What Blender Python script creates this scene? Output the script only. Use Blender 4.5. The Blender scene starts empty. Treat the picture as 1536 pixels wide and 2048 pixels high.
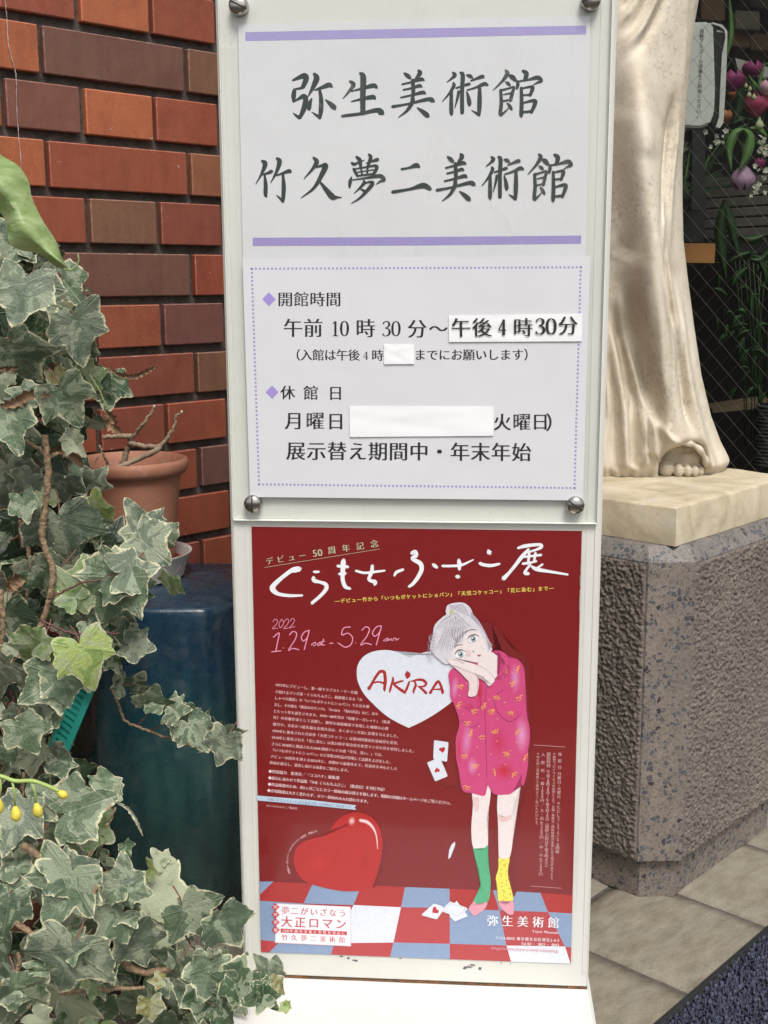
import bpy, bmesh, math, random
import numpy as np
from mathutils import Vector, Matrix, noise
random.seed(7); RNG = np.random.default_rng(7)
SC = bpy.context.scene; COL = SC.collection

# ------------------------------------------------------------------ camera
CAM_F, CAM_P, CAM_R, CAM_H = 2396.09, .18943, -.0050, .855     # focal length in pixels of a 1536 px wide picture
def _cam():
    F = Vector((0, math.cos(CAM_P), -math.sin(CAM_P))); U = Vector((0, math.sin(CAM_P), math.cos(CAM_P))); R = Vector((1, 0, 0))
    R2 = R*math.cos(CAM_R) + U*math.sin(CAM_R); U2 = U*math.cos(CAM_R) - R*math.sin(CAM_R)
    return F, R2, U2
CF, CR, CU = _cam(); CO = Vector((0, 0, CAM_H))
cd = bpy.data.cameras.new('camera'); cam = bpy.data.objects.new('camera', cd); COL.objects.link(cam)
cd.sensor_fit = 'VERTICAL'; cd.sensor_height = 36; cd.lens = CAM_F/2048*36; cd.clip_start = .02; cd.clip_end = 500
M = Matrix((CR, CU, -CF)).transposed().to_4x4(); M.translation = CO; cam.matrix_world = M
SC.camera = cam
# ------------------------------------------------------------------ light
w = bpy.data.worlds.new('World'); SC.world = w; w.use_nodes = True
nt = w.node_tree; bg = nt.nodes['Background']; sky = nt.nodes.new('ShaderNodeTexSky'); sky.sky_type = 'NISHITA'; sky.sun_disc = False
SUN_EL, SUN_AZ = math.radians(56), math.radians(166)      # azimuth clockwise from +Y: behind the camera, a little to its right
sky.sun_elevation = SUN_EL; sky.sun_rotation = SUN_AZ; sky.dust_density = 4
hs = nt.nodes.new('ShaderNodeHueSaturation'); hs.inputs['Saturation'].default_value = .30
nt.links.new(sky.outputs[0], hs.inputs['Color']); nt.links.new(hs.outputs[0], bg.inputs[0]); bg.inputs[1].default_value = .093
sl = bpy.data.lights.new('sun', 'SUN'); sl.energy = 1.5; sl.angle = math.radians(22); sl.color = (1, .96, .90)
so = bpy.data.objects.new('sun', sl); COL.objects.link(so)
sd = Vector((math.sin(SUN_AZ)*math.cos(SUN_EL), math.cos(SUN_AZ)*math.cos(SUN_EL), math.sin(SUN_EL)))
so.rotation_euler = sd.to_track_quat('Z', 'Y').to_euler()
SC.view_settings.view_transform = 'Standard'; SC.view_settings.look = 'None'; SC.view_settings.gamma = 1
SC.view_settings.exposure = 0.83
try: SC.view_settings.use_curve_mapping = False
except Exception: pass

# ------------------------------------------------------------------ geometry of the place
def ray(x, y): return CF + CR*((x-768)/CAM_F) - CU*((y-1024)/CAM_F)
def atz(x, y, z): r = ray(x, y); return CO + r*((z-CAM_H)/r.z)
def aty(x, y, Y): r = ray(x, y); return CO + r*(Y/r.y)
def pxof(q):
    q = Vector(q)-CO; d = q.dot(CF); return 768+CAM_F*q.dot(CR)/d, 1024-CAM_F*q.dot(CU)/d
SYAW = .0769
SU = Vector((math.cos(SYAW), -math.sin(SYAW), 0)); SN = Vector((-math.sin(SYAW), -math.cos(SYAW), 0))
STL = Vector((-.14761, 1.29970, CAM_H-.2654))
def onsign(x, y, off=0.):
    r = ray(x, y); P = STL + SN*off; return CO + r*((P-CO).dot(SN)/r.dot(SN))
def sgn(u, z, off=0.): return STL + SU*u + SN*off + Vector((0, 0, z-STL.z))
AW = .781; WD = Vector((math.sin(AW), math.cos(AW), 0)); WN = Vector((math.cos(AW), -math.sin(AW), 0)); W0 = Vector((-.266, 1.84, 0))
def wallp(t, z, off=0.): return W0 + WD*t + WN*off + Vector((0, 0, z))
PA = math.radians(43.04); DA = Vector((math.sin(PA), math.cos(PA), 0)); DB = Vector((-math.cos(PA), math.sin(PA), 0))
def gnd(a, b, z=0.): return DA*a + DB*b + Vector((0, 0, z))

# ------------------------------------------------------------------ object helpers
def tag(o, label=None, cat=None, group=None, kind=None):
    if label: o['label'] = label
    if cat: o['category'] = cat
    if group: o['group'] = group
    if kind: o['kind'] = kind
    return o
def empty(name, loc, label, cat, group=None):
    o = bpy.data.objects.new(name, None); COL.objects.link(o); o.location = loc; o.empty_display_size = .05
    return tag(o, label, cat, group)
ROOTM = {}
def link(name, me, mat=None, parent=None, smooth=False, color=None):
    o = bpy.data.objects.new(name, me); COL.objects.link(o)
    if mat is not None and not me.materials: me.materials.append(mat)
    if smooth:
        for p in me.polygons: p.use_smooth = True
    if color: o.color = (*color, 1)
    if parent:
        o.parent = parent
        o.matrix_parent_inverse = Matrix.Translation(-Vector(base_of(parent)))
    return o
def base_of(p): return p.location.copy() if p.type == 'EMPTY' else Vector((0, 0, 0))
def mesh(name, vs, fs, mat=None, parent=None, smooth=False, color=None):
    me = bpy.data.meshes.new(name); me.from_pydata([tuple(v) for v in vs], [], [tuple(f) for f in fs]); me.update()
    return link(name, me, mat, parent, smooth, color)
class MB:
    def __init__(s): s.v = []; s.f = []
    def add(s, vs, fs):
        n = len(s.v); s.v += [tuple(v) for v in vs]; s.f += [tuple(i+n for i in f) for f in fs]; return s
    def box(s, o, a, b, c):                                      # corner o and three edge vectors
        o, a, b, c = Vector(o), Vector(a), Vector(b), Vector(c)
        vs = [o, o+a, o+a+b, o+b, o+c, o+a+c, o+a+b+c, o+b+c]
        if a.cross(b).dot(c) < 0: vs = vs[4:]+vs[:4]
        return s.add(vs, [(0,3,2,1),(4,5,6,7),(0,1,5,4),(1,2,6,5),(2,3,7,6),(3,0,4,7)])
    def bbox(s, o, a, b, c, r):                                  # the same box with chamfered edges
        o, a, b, c = Vector(o), Vector(a), Vector(b), Vector(c)
        bm = bmesh.new(); bmesh.ops.create_cube(bm, size=1)
        L = (a.length, b.length, c.length); e = (a.normalized(), b.normalized(), c.normalized())
        for v in bm.verts: v.co = Vector(((v.co.x+.5)*L[0], (v.co.y+.5)*L[1], (v.co.z+.5)*L[2]))
        bmesh.ops.bevel(bm, geom=bm.edges[:], offset=r, segments=1, affect='EDGES')
        flip = a.cross(b).dot(c) < 0
        vs = [o+e[0]*v.co.x+e[1]*v.co.y+e[2]*v.co.z for v in bm.verts]
        fs = [[v.index for v in (reversed(f.verts) if flip else f.verts)] for f in bm.faces]; bm.free()
        return s.add(vs, fs)
    def tube(s, pts, rad, n=6, cap=True):
        pts = [Vector(p) for p in pts]; rad = rad if hasattr(rad, '__len__') else [rad]*len(pts)
        rings = []; up = Vector((.13, .2, 1)).normalized()
        for i, p in enumerate(pts):
            t = (pts[min(i+1, len(pts)-1)]-pts[max(i-1, 0)]).normalized()
            a = t.cross(up); a = a.normalized() if a.length > .05 else t.cross(Vector((1, 0, 0))).normalized(); b = t.cross(a)
            rings.append([p+(a*math.cos(6.2832*k/n)+b*math.sin(6.2832*k/n))*rad[i] for k in range(n)])
        vs = [v for r in rings for v in r]; fs = []
        for i in range(len(pts)-1):
            for k in range(n): k2 = (k+1) % n; fs.append((i*n+k, (i+1)*n+k, (i+1)*n+k2, i*n+k2))
        if cap: fs.append(tuple(range(n))); fs.append(tuple(range((len(pts)-1)*n+n-1, (len(pts)-1)*n-1, -1)))
        return s.add(vs, fs)
    def lathe(s, c, prof, n=48, sq=None, rot=0., cap=True):      # prof: (radius, z); sq: function(theta) scaling the radius
        c = Vector(c); vs = []; fs = []
        for r, z in prof:
            for k in range(n):
                th = 6.283185*k/n; m = sq(th) if sq else 1
                vs.append(c+Vector((r*m*math.cos(th+rot), r*m*math.sin(th+rot), z)))
        for i in range(len(prof)-1):
            for k in range(n): k2 = (k+1) % n; fs.append((i*n+k, i*n+k2, (i+1)*n+k2, (i+1)*n+k))
        if cap: fs.append(tuple(range(n-1, -1, -1))); fs.append(tuple(range((len(prof)-1)*n, len(prof)*n)))
        return s.add(vs, fs)
    def build(s, name, mat=None, parent=None, smooth=False, color=None):
        return mesh(name, s.v, s.f, mat, parent, smooth, color)
def autosmooth(o, ang=40):
    bm = bmesh.new(); bm.from_mesh(o.data)
    for e in bm.edges: e.smooth = (len(e.link_faces) == 2 and e.calc_face_angle(0) < math.radians(ang))
    for f in bm.faces: f.smooth = True
    bm.to_mesh(o.data); bm.free(); return o
def copyo(o, parent, loc=None, mw=None):
    c = o.copy(); COL.objects.link(c); c.parent = parent
    return c
def spline(pts, n=8):
    """Catmull-Rom through points of any dimension"""
    P = [np.array(p, float) for p in pts]
    if len(P) < 3: 
        return [P[0]+(P[-1]-P[0])*i/n for i in range(n+1)]
    out = []; Q = [2*P[0]-P[1]]+P+[2*P[-1]-P[-2]]
    for i in range(1, len(Q)-2):
        for k in range(n):
            t = k/n; a, b, c, d = Q[i-1], Q[i], Q[i+1], Q[i+2]
            out.append(.5*((2*b)+(-a+c)*t+(2*a-5*b+4*c-d)*t*t+(-a+3*b-3*c+d)*t**3))
    out.append(P[-1]); return out

# ------------------------------------------------------------------ materials
def nmat(name):
    m = bpy.data.materials.new(name); m.use_nodes = True; t = m.node_tree
    return m, t, t.nodes['Principled BSDF']
def N(t, typ, **kw):
    n = t.nodes.new(typ)
    for k, v in kw.items():
        if k.startswith('i_'):
            key = k[2:].replace('_', ' '); n.inputs[int(key) if key.isdigit() else key].default_value = v
        else: setattr(n, k, v)
    return n
def noise_n(t, scale, detail=4, rough=.6, coord='Object', vec=None, dist=0.):
    n = N(t, 'ShaderNodeTexNoise'); n.inputs['Scale'].default_value = scale; n.inputs['Detail'].default_value = detail
    n.inputs['Roughness'].default_value = rough; n.inputs['Distortion'].default_value = dist
    if vec is None:
        tc = N(t, 'ShaderNodeTexCoord'); vec = tc.outputs[coord]
    t.links.new(vec, n.inputs['Vector']); return n.outputs['Fac']
def ramp(t, src, stops):
    r = N(t, 'ShaderNodeValToRGB'); e = r.color_ramp.elements
    while len(e) < len(stops): e.new(.5)
    for k, (p, c) in enumerate(stops): e[k].position = p; e[k].color = (*c, 1) if len(c) == 3 else c
    t.links.new(src, r.inputs[0]); return r.outputs[0]
def mix(t, fac, a, b, typ='MIX'):
    m = N(t, 'ShaderNodeMix', data_type='RGBA', blend_type=typ)
    for s, v in ((0, fac), (6, a), (7, b)):
        if isinstance(v, (int, float)): m.inputs[s].default_value = v
        elif isinstance(v, tuple): m.inputs[s].default_value = (*v, 1) if len(v) == 3 else v
        else: t.links.new(v, m.inputs[s])
    return m.outputs[2]
def math_n(t, op, a, b=0., clamp=False):
    m = N(t, 'ShaderNodeMath', operation=op); m.use_clamp = clamp
    for s, v in ((0, a), (1, b)):
        if isinstance(v, (int, float)): m.inputs[s].default_value = v
        else: t.links.new(v, m.inputs[s])
    return m.outputs[0]
def bump(t, bs, h, strength, dist=.001, prev=None):
    b = N(t, 'ShaderNodeBump'); b.inputs['Strength'].default_value = strength; b.inputs['Distance'].default_value = dist
    t.links.new(h, b.inputs['Height'])
    if prev is not None: t.links.new(prev, b.inputs['Normal'])
    t.links.new(b.outputs[0], bs.inputs['Normal']); return b.outputs[0]
def setc(t, bs, c):
    if isinstance(c, tuple): bs.inputs['Base Color'].default_value = (*c, 1)
    else: t.links.new(c, bs.inputs['Base Color'])
def simple(name, c, rough=.6, var=.12, scale=30, bmp=.15, bscale=200, metal=0., spec=.5, objcol=False, dist=.0006):
    m, t, bs = nmat(name)
    f = noise_n(t, scale, 5)
    dark = tuple(x*(1-var) for x in c); light = tuple(min(1, x*(1+var)) for x in c)
    src = ramp(t, f, [(.3, dark), (.7, light)])
    if objcol:
        oi = N(t, 'ShaderNodeObjectInfo'); g = ramp(t, f, [(.3, (1-var,)*3), (.7, (1.,)*3)])
        src = mix(t, 1., oi.outputs['Color'], g, 'MULTIPLY')
    setc(t, bs, src); bs.inputs['Roughness'].default_value = rough; bs.inputs['Metallic'].default_value = metal
    bs.inputs['Specular IOR Level'].default_value = spec
    if bmp: bump(t, bs, noise_n(t, bscale, 3), bmp, dist)
    return m
_pm = {}
def ink(c, rough=.5, objn='ink'):
    k = (tuple(round(x, 3) for x in c), rough)
    if k not in _pm:
        m, t, bs = nmat(objn); f = noise_n(t, 260, 3)
        setc(t, bs, ramp(t, f, [(.3, tuple(x*.95 for x in c)), (.7, tuple(min(1, x*1.05) for x in c))]))
        bs.inputs['Roughness'].default_value = rough; bs.inputs['Specular IOR Level'].default_value = .35; _pm[k] = m
    return _pm[k]
# ------------------------------------------------------------------ setting: ground, paving, brick wall
m_ground = simple('earth_dark', (.045, .04, .034), .95, .3, 12, .5, 60, dist=.004)
mesh('ground', [(-40, -40, -.012), (40, -40, -.012), (40, 60, -.012), (-40, 60, -.012)], [(0, 1, 2, 3)], m_ground)['kind'] = 'structure'

def flag_mat():
    m, t, bs = nmat('flagstone')
    tc = N(t, 'ShaderNodeTexCoord'); oi = N(t, 'ShaderNodeObjectInfo')
    mp = N(t, 'ShaderNodeMapping'); mp.inputs['Rotation'].default_value = (0, 0, PA); mp.inputs['Scale'].default_value = (1, 2.2, 1)
    add = N(t, 'ShaderNodeVectorMath', operation='ADD'); t.links.new(tc.outputs['Object'], add.inputs[0])
    mul = N(t, 'ShaderNodeMath', operation='MULTIPLY'); mul.inputs[1].default_value = 17; t.links.new(oi.outputs['Random'], mul.inputs[0])
    t.links.new(mul.outputs[0], add.inputs[1]); t.links.new(add.outputs[0], mp.inputs['Vector'])
    f1 = noise_n(t, 22, 7, .62, vec=mp.outputs[0], dist=.15); f2 = noise_n(t, 5, 4, .6, vec=mp.outputs[0], dist=1.5)
    c = ramp(t, f1, [(.25, (.165, .145, .108)), (.5, (.235, .212, .165)), (.8, (.31, .285, .23))])
    st = ramp(t, f2, [(.50, (1, 1, 1)), (.64, (.98, .95, .92)), (.8, (.92, .88, .84))])
    c = mix(t, 1., c, st, 'MULTIPLY'); gr = noise_n(t, 420, 3, .75); c = mix(t, 1., c, ramp(t, gr, [(.3, (.80, .79, .78)), (.55, (1.02, 1.02, 1.02)), (.75, (1.16, 1.16, 1.16))]), 'MULTIPLY'); g2 = noise_n(t, 95, 2, .6); c = mix(t, ramp(t, g2, [(.74, (0, 0, 0)), (.80, (.5, .5, .5))]), c, (.10, .085, .065))
    v = N(t, 'ShaderNodeMapRange'); v.inputs['To Min'].default_value = .9; v.inputs['To Max'].default_value = 1.06; t.links.new(oi.outputs['Random'], v.inputs['Value'])
    hs = N(t, 'ShaderNodeHueSaturation'); t.links.new(c, hs.inputs['Color']); t.links.new(v.outputs[0], hs.inputs['Value'])
    setc(t, bs, hs.outputs[0]); bs.inputs['Roughness'].default_value = .62; bs.inputs['Specular IOR Level'].default_value = .35
    b = bump(t, bs, f1, .7, .004); bump(t, bs, noise_n(t, 180, 3, vec=mp.outputs[0]), .25, .001, b)
    return m
m_flag = flag_mat()
def flagstone_mesh(La, Lb, seed):
    bm = bmesh.new(); bmesh.ops.create_grid(bm, x_segments=10, y_segments=20, size=.5)
    r = random.Random(seed); off = Vector((r.random()*50, r.random()*50, 0))
    vs = []
    for v in bm.verts:
        x, y = v.co.x, v.co.y; e = max(abs(x), abs(y))
        jit = noise.noise(Vector((x*6, y*12, 0))+off)*.0013 if e > .49 else 0
        h = noise.noise(Vector((x*3, y*6, 1))+off)*.0018
        dx = (.5-abs(x))*La; dy = (.5-abs(y))*Lb; d = min(dx, dy)
        z = h-(.003 if d < .001 else 0)
        v.co = Vector((x*La + (jit if abs(x) > .49 else 0), y*Lb+(jit if abs(y) > .49 else 0), z))
    ed = [e for e in bm.edges if e.is_boundary]
    ex = bmesh.ops.extrude_edge_only(bm, edges=ed)
    for v in [g for g in ex['geom'] if isinstance(g, bmesh.types.BMVert)]: v.co.z -= .012
    bmesh.ops.recalc_face_normals(bm, faces=bm.faces)
    me = bpy.data.meshes.new('flagstone'); bm.to_mesh(me); bm.free()
    for p in me.polygons: p.use_smooth = True
    me.materials.append(m_flag); return me
TA, TB, A0, B0 = .2105, .40, 1.2225, .852
pav = empty('pavement', (0.6, 1.2, 0), 'beige flagstone pavement in running bond beside the pedestal', 'pavement')
for k in ('label', 'category'): del pav[k]
pav['kind'] = 'structure'
fmesh = [flagstone_mesh(TA-.006, TB-.006, k) for k in range(6)]
n = 0
for i in range(-6, 7):
    for j in range(-5, 5):
        a = A0+TA*(i+.5); b = B0+TB*(j-.5)+(0 if i % 2 == 0 else -.235)
        c = gnd(a, b)
        if c.y < .35 or c.y > 2.2 or c.x < -1.2 or c.x > 1.7: continue
        if (c-W0).dot(WN) < -.12: continue
        o = bpy.data.objects.new('flagstone', fmesh[(i*7+j*3) % 6]); COL.objects.link(o); o.parent = pav
        o.matrix_parent_inverse = Matrix.Translation(-pav.location)
        o.matrix_basis = Matrix.Translation(c)@Matrix(((DA.x, DB.x, 0, 0), (DA.y, DB.y, 0, 0), (0, 0, 1, 0), (0, 0, 0, 1)))
        n += 1
# mortar joint bed between the flagstones
m_joint = simple('joint_sand', (.085, .075, .062), .95, .3, 60, .6, 400)
bed = MB().box((-1.6, .1, -.010), (3.6, 0, 0), (0, 2.2, 0), (0, 0, .0065)).build('joint_bed', m_joint, pav)

def brick_mat():
    m, t, bs = nmat('glazed_brick')
    tc = N(t, 'ShaderNodeTexCoord'); oi = N(t, 'ShaderNodeObjectInfo')
    add = N(t, 'ShaderNodeVectorMath', operation='ADD'); t.links.new(tc.outputs['Object'], add.inputs[0])
    mul = N(t, 'ShaderNodeMath', operation='MULTIPLY'); mul.inputs[1].default_value = 31; t.links.new(oi.outputs['Random'], mul.inputs[0]); t.links.new(mul.outputs[0], add.inputs[1])
    big = noise_n(t, 11, 5, .65, vec=add.outputs[0], dist=1.2); fine = noise_n(t, 420, 3, .7, vec=add.outputs[0])
    mp = N(t, 'ShaderNodeMapping'); mp.inputs['Scale'].default_value = (60, 60, 14); t.links.new(add.outputs[0], mp.inputs['Vector'])
    streak = noise_n(t, 1, 4, .6, vec=mp.outputs[0])
    c = mix(t, 1., oi.outputs['Color'], ramp(t, big, [(.3, (.80, .76, .80)), (.5, (1, 1, 1)), (.72, (1.0, 1.08, 1.05))]), 'MULTIPLY')
    c = mix(t, 1., c, ramp(t, fine, [(.3, (.78, .78, .78)), (.6, (1.06, 1.06, 1.06))]), 'MULTIPLY')
    c = mix(t, 1., c, ramp(t, streak, [(.35, (.88, .88, .9)), (.55, (1, 1, 1)), (.8, (1.07, 1.07, 1.1))]), 'MULTIPLY')
    sp = noise_n(t, 95, 1, .5, vec=add.outputs[0]); c = mix(t, ramp(t, sp, [(.77, (0, 0, 0)), (.80, (.55, .55, .55))]), c, (.42, .33, .28))
    setc(t, bs, c); bs.inputs['Roughness'].default_value = .42; bs.inputs['Specular IOR Level'].default_value = .45
    b = bump(t, bs, big, .35, .002); bump(t, bs, fine, .18, .0004, b); return m
m_brick = brick_mat()
def brick_edge():                                              # worn, dusty arrises
    m, t, bs = nmat('brick_arris'); oi = N(t, 'ShaderNodeObjectInfo'); f = noise_n(t, 70, 4, .7); c = mix(t, 1., oi.outputs['Color'], (1.15, 1.15, 1.2), 'MULTIPLY')
    c = mix(t, ramp(t, f, [(.45, (0, 0, 0)), (.65, (.55, .55, .55))]), c, (.40, .28, .23)); setc(t, bs, c); bs.inputs['Roughness'].default_value = .75; bump(t, bs, f, .8, .003); return m
m_bedge = brick_edge()
m_mortar = simple('mortar_dark', (.075, .064, .055), .95, .45, 55, .9, 240, dist=.003)
wall = empty('brick_wall', wallp(.1, 0), 'red and purple brown brick wall in English bond behind the ivy', 'wall')
ZT = 1.1886; PIT = .0728; T0, T1 = -.98, .60
MB().box(wallp(T0, -.01, -.012), WD*(T1-T0), WN*-.16, Vector((0, 0, 2.3))).build('mortar', m_mortar, wall)
def brick_mesh(L, seed):
    b = MB().bbox((0, 0, 0), Vector((L, 0, 0)), Vector((0, .045, 0)), Vector((0, 0, .0602)), .0014)
    me = bpy.data.meshes.new('brick'); me.from_pydata(b.v, [], b.f); me.update(); me.materials.append(m_brick); me.materials.append(m_bedge)
    for p in me.polygons: p.material_index = 1 if max(abs(p.normal.x), abs(p.normal.y), abs(p.normal.z)) < .95 else 0
    return me
RED, ORG, BRN, PUR, DRD = (.27, .070, .036), (.39, .115, .048), (.18, .085, .050), (.155, .070, .050), (.21, .060, .036)
pal = [RED, ORG, BRN, PUR, DRD, RED, RED]
# colours read off the photograph: course -> {index of joint: colour}; n is the joint left of the brick
known = {(-1, -1): RED, (-1, 0): ORG, (-1, 1): RED, (0, -1): ORG, (0, 0): PUR, (0, 1): BRN, (1, -1): (.2, .08, .055), (1, 0): ORG, (1, 1): RED, (1, -2): RED,
         (2, -1): ORG, (2, 0): RED, (2, 1): (.26, .1, .05), (3, -1): RED, (3, 0): BRN, (3, 1): DRD, (4, 0): PUR, (4, 1): (.27, .066, .034), (5, 0): (.27, .078, .038), (5, 1): (.15, .058, .048), (5, -1): PUR,
         (6, 0): DRD, (6, 1): BRN, (7, 0): (.22, .06, .036), (7, 1): RED, (8, 0): RED, (8, 1): (.15, .07, .055), (9, 0): RED, (9, 1): RED, (10, 0): DRD, (10, 1): RED}
bl = {k: [brick_mesh(k, j) for j in range(2)] for k in (.1080, .2245)}
rb = random.Random(3)
for k in range(-7, 16):
    odd = (k % 2 == 1); step = .1165 if odd else .233; L = .1080 if odd else .2245; ref = -.1965 if odd else -.2555
    for nn in range(-9, 9):
        t0 = ref+step*nn
        if t0 < T0-.02 or t0+L > T1+.01: continue
        z = ZT-PIT*k-.0602
        if z < 0: continue
        c = known.get((k, nn), rb.choice(pal)); v = 1+rb.uniform(-.07, .07); c = tuple(x*v for x in c)
        o = link('brick', bl[L][0], None, wall, color=c)
        p = wallp(t0+.00425+rb.uniform(-.0008, .0008), z+rb.uniform(-.0006, .0006), -.002+rb.uniform(-.0008, .0008))
        o.matrix_basis = Matrix.Translation(p)@Matrix(((WD.x, -WN.x, 0, 0), (WD.y, -WN.y, 0, 0), (0, 0, 1, 0), (0, 0, 0, 1)))
# efflorescence: a thin white lime streak over the left bricks
lime = simple('lime_streak', (.42, .36, .33), .9, .2, 90, .4, 300)
lb = MB()
seg = [(10, -4), (14, 36), (17, 85), (24, 118), (30, 140), (33, 160), (33, 200), (36, 250), (38, 280), (40, 300), (43, 345)]
def onwall(x, y, off=0.):
    r = ray(x, y); P = W0+WN*off; return CO+r*((P-CO).dot(WN)/r.dot(WN))
sp = spline(seg, 5); lb.tube([onwall(p[0]+random.uniform(-.7, .7), p[1], .0003) for p in sp], [random.uniform(.0002, .0008) for p in sp], 5)
lb.build('lime_streak', lime, wall)

# ------------------------------------------------------------------ shop behind the wired glass
GY = 2.28
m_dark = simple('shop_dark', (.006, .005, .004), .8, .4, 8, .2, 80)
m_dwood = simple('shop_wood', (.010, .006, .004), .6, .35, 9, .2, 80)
si = empty('shop_interior', (1., 3, 0), '-', '-'); del si['label']; del si['category']; si['kind'] = 'structure'
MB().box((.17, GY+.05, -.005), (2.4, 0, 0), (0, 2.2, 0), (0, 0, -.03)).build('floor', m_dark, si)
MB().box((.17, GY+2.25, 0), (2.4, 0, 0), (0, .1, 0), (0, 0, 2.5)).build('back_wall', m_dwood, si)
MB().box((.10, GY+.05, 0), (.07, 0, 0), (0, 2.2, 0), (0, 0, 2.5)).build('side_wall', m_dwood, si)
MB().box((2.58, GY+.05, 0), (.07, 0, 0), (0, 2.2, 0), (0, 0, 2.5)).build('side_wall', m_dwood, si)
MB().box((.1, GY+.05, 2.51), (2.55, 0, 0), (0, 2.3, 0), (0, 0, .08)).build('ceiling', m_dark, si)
m_fac = simple('facade_paint', (.30, .27, .23), .8, .1, 6, .3, 80)
fa = empty('shop_front', (1.3, GY, 0), 'dark framed wired glass shop front behind the statue', 'shop front')
MB().box((.165, GY-.03, 2.1), (2.6, 0, 0), (0, .08, 0), (0, 0, .75)).build('fascia', m_fac, fa)
MB().box((.165, GY-.02, -.005), (.04, 0, 0), (0, .05, 0), (0, 0, 2.1)).build('jamb', m_dwood, fa)
MB().box((1.72, GY-.02, -.005), (.05, 0, 0), (0, .05, 0), (0, 0, 2.1)).build('jamb', m_dwood, fa)
m, t, bs = nmat('wired_glass'); t.nodes.remove(bs)
tr = N(t, 'ShaderNodeBsdfTransparent'); tr.inputs[0].default_value = (.68, .69, .66, 1); gl = N(t, 'ShaderNodeBsdfGlossy'); gl.inputs['Roughness'].default_value = .03
ms = N(t, 'ShaderNodeMixShader'); ms.inputs[0].default_value = .009; t.links.new(tr.outputs[0], ms.inputs[1]); t.links.new(gl.outputs[0], ms.inputs[2]); t.links.new(ms.outputs[0], t.nodes['Material Output'].inputs[0])
m_glass = m
mesh('glass_pane', [(.205, GY, .0), (1.72, GY, .0), (1.72, GY, 2.1), (.205, GY, 2.1)], [(0, 1, 2, 3)], m_glass, fa)
m_wire2 = simple('wire_dull', (.10, .10, .09), .5, .1, 50, 0)
m_wire = simple('wire_steel', (.50, .48, .44), .35, .1, 50, 0, metal=.5)
SP = .0345
def wireline(x, z, up):                                        # clip a diagonal to the pane
    dz = 1.07 if up else -1.12
    ts = []
    for (lo, hi, p, d) in ((.205, 1.72, x, 1), (0., 2.1, z, dz)):
        a, b = (lo-p)/d, (hi-p)/d; ts.append((min(a, b), max(a, b)))
    a, b = max(ts[0][0], ts[1][0]), min(ts[0][1], ts[1][1])
    return (a, b, dz) if b-a > .05 else None
for up in (0, 1):
    for k in range(-60, 110):
        x = .40+k*SP
        wl = wireline(x, .85, up)
        if not wl: continue
        a, b, dz = wl
        MB().tube([(x+a, GY+.0012+up*.0006, .85+dz*a), (x+b, GY+.0012+up*.0006, .85+dz*b)], .00034 if not up else .00022, 4).build('wire', m_wire2 if up else m_wire, fa)
# ------------------------------------------------------------------ white sign board
def paint_mat(name, c, rough=.45, dirt=.5):
    m, t, bs = nmat(name)
    f = noise_n(t, 4.5, 6, .65, dist=.8); s = noise_n(t, 75, 5, .7)
    col = ramp(t, f, [(.3, tuple(x*.93 for x in c)), (.7, c)])
    col = mix(t, ramp(t, s, [(.70, (0, 0, 0)), (.80, (dirt, dirt, dirt))]), col, (.34, .31, .26))
    tc = N(t, 'ShaderNodeTexCoord'); mp = N(t, 'ShaderNodeMapping'); mp.inputs['Scale'].default_value = (90, 90, 3); t.links.new(tc.outputs['Object'], mp.inputs['Vector'])
    gg = noise_n(t, 19, 6, .75, dist=1.5); col = mix(t, ramp(t, gg, [(.56, (0, 0, 0)), (.74, (dirt*.3, dirt*.3, dirt*.3))]), col, tuple(x*.66 for x in c)); st = noise_n(t, 1, 3, .6, vec=mp.outputs[0]); col = mix(t, ramp(t, st, [(.62, (0, 0, 0)), (.82, (.22, .22, .22))]), col, tuple(x*.72 for x in c))
    setc(t, bs, col); bs.inputs['Roughness'].default_value = rough
    bump(t, bs, noise_n(t, 60, 4), .12, .001); return m
m_white = paint_mat('cream_white_paint', (.615, .61, .565)); m_base = paint_mat('worn_white_paint', (.68, .675, .65), .6, 1.)
m_rust = simple('rust', (.17, .070, .025), .9, .6, 160, .6, 500)
SL, SR, ZB, ZTOP = -.0235, .3850, CAM_H-.815, 1.32
sign = empty('sign_board', sgn(.18, 0, -.02), 'tall white painted metal sign board on a white block base, bolted at four corners', 'sign')
def sbox(b, u0, u1, z0, z1, f0, f1, r=0):
    o = sgn(u0, z0, f0); a = SU*(u1-u0); c = SN*(f1-f0); d = Vector((0, 0, z1-z0))
    return b.bbox(o, a, d, c, r) if r else b.box(o, a, d, c)
o = sbox(MB(), SL, SR, ZB+.001, ZTOP, -.060, -.004, .0025).build('board', m_white, sign)
# raised edge folds of the sheet metal on both sides
e = MB(); sbox(e, SL+.0035, SL+.0085, ZB+.02, ZTOP-.01, -.004, -.0032, .0003); sbox(e, SL+.0165, SL+.0180, ZB+.10, ZTOP-.01, -.004, -.0034)
sbox(e, SR-.0075, SR-.0045, ZB+.02, ZTOP-.01, -.004, -.0030, .0003); sbox(e, SR-.0165, SR-.0145, ZB+.10, ZTOP-.01, -.004, -.0034); e.build('edge_fold', m_white, sign)
b = MB(); sbox(b, SL-.006, SR+.0035, .0, ZB-.001, -.075, .42, .004); base = b.build('base', m_base, sign)
bm = bmesh.new(); bm.from_mesh(base.data); bmesh.ops.subdivide_edges(bm, edges=bm.edges[:], cuts=5, use_grid_fill=True)
for v in bm.verts:
    if v.co.z > .03: v.co.z += noise.noise(v.co*18)*.0012
bm.to_mesh(base.data); bm.free()
rb2 = MB(); rr = random.Random(5)
us = [SL+.001+(SR-SL-.002)*k/90 for k in range(91)]
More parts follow.
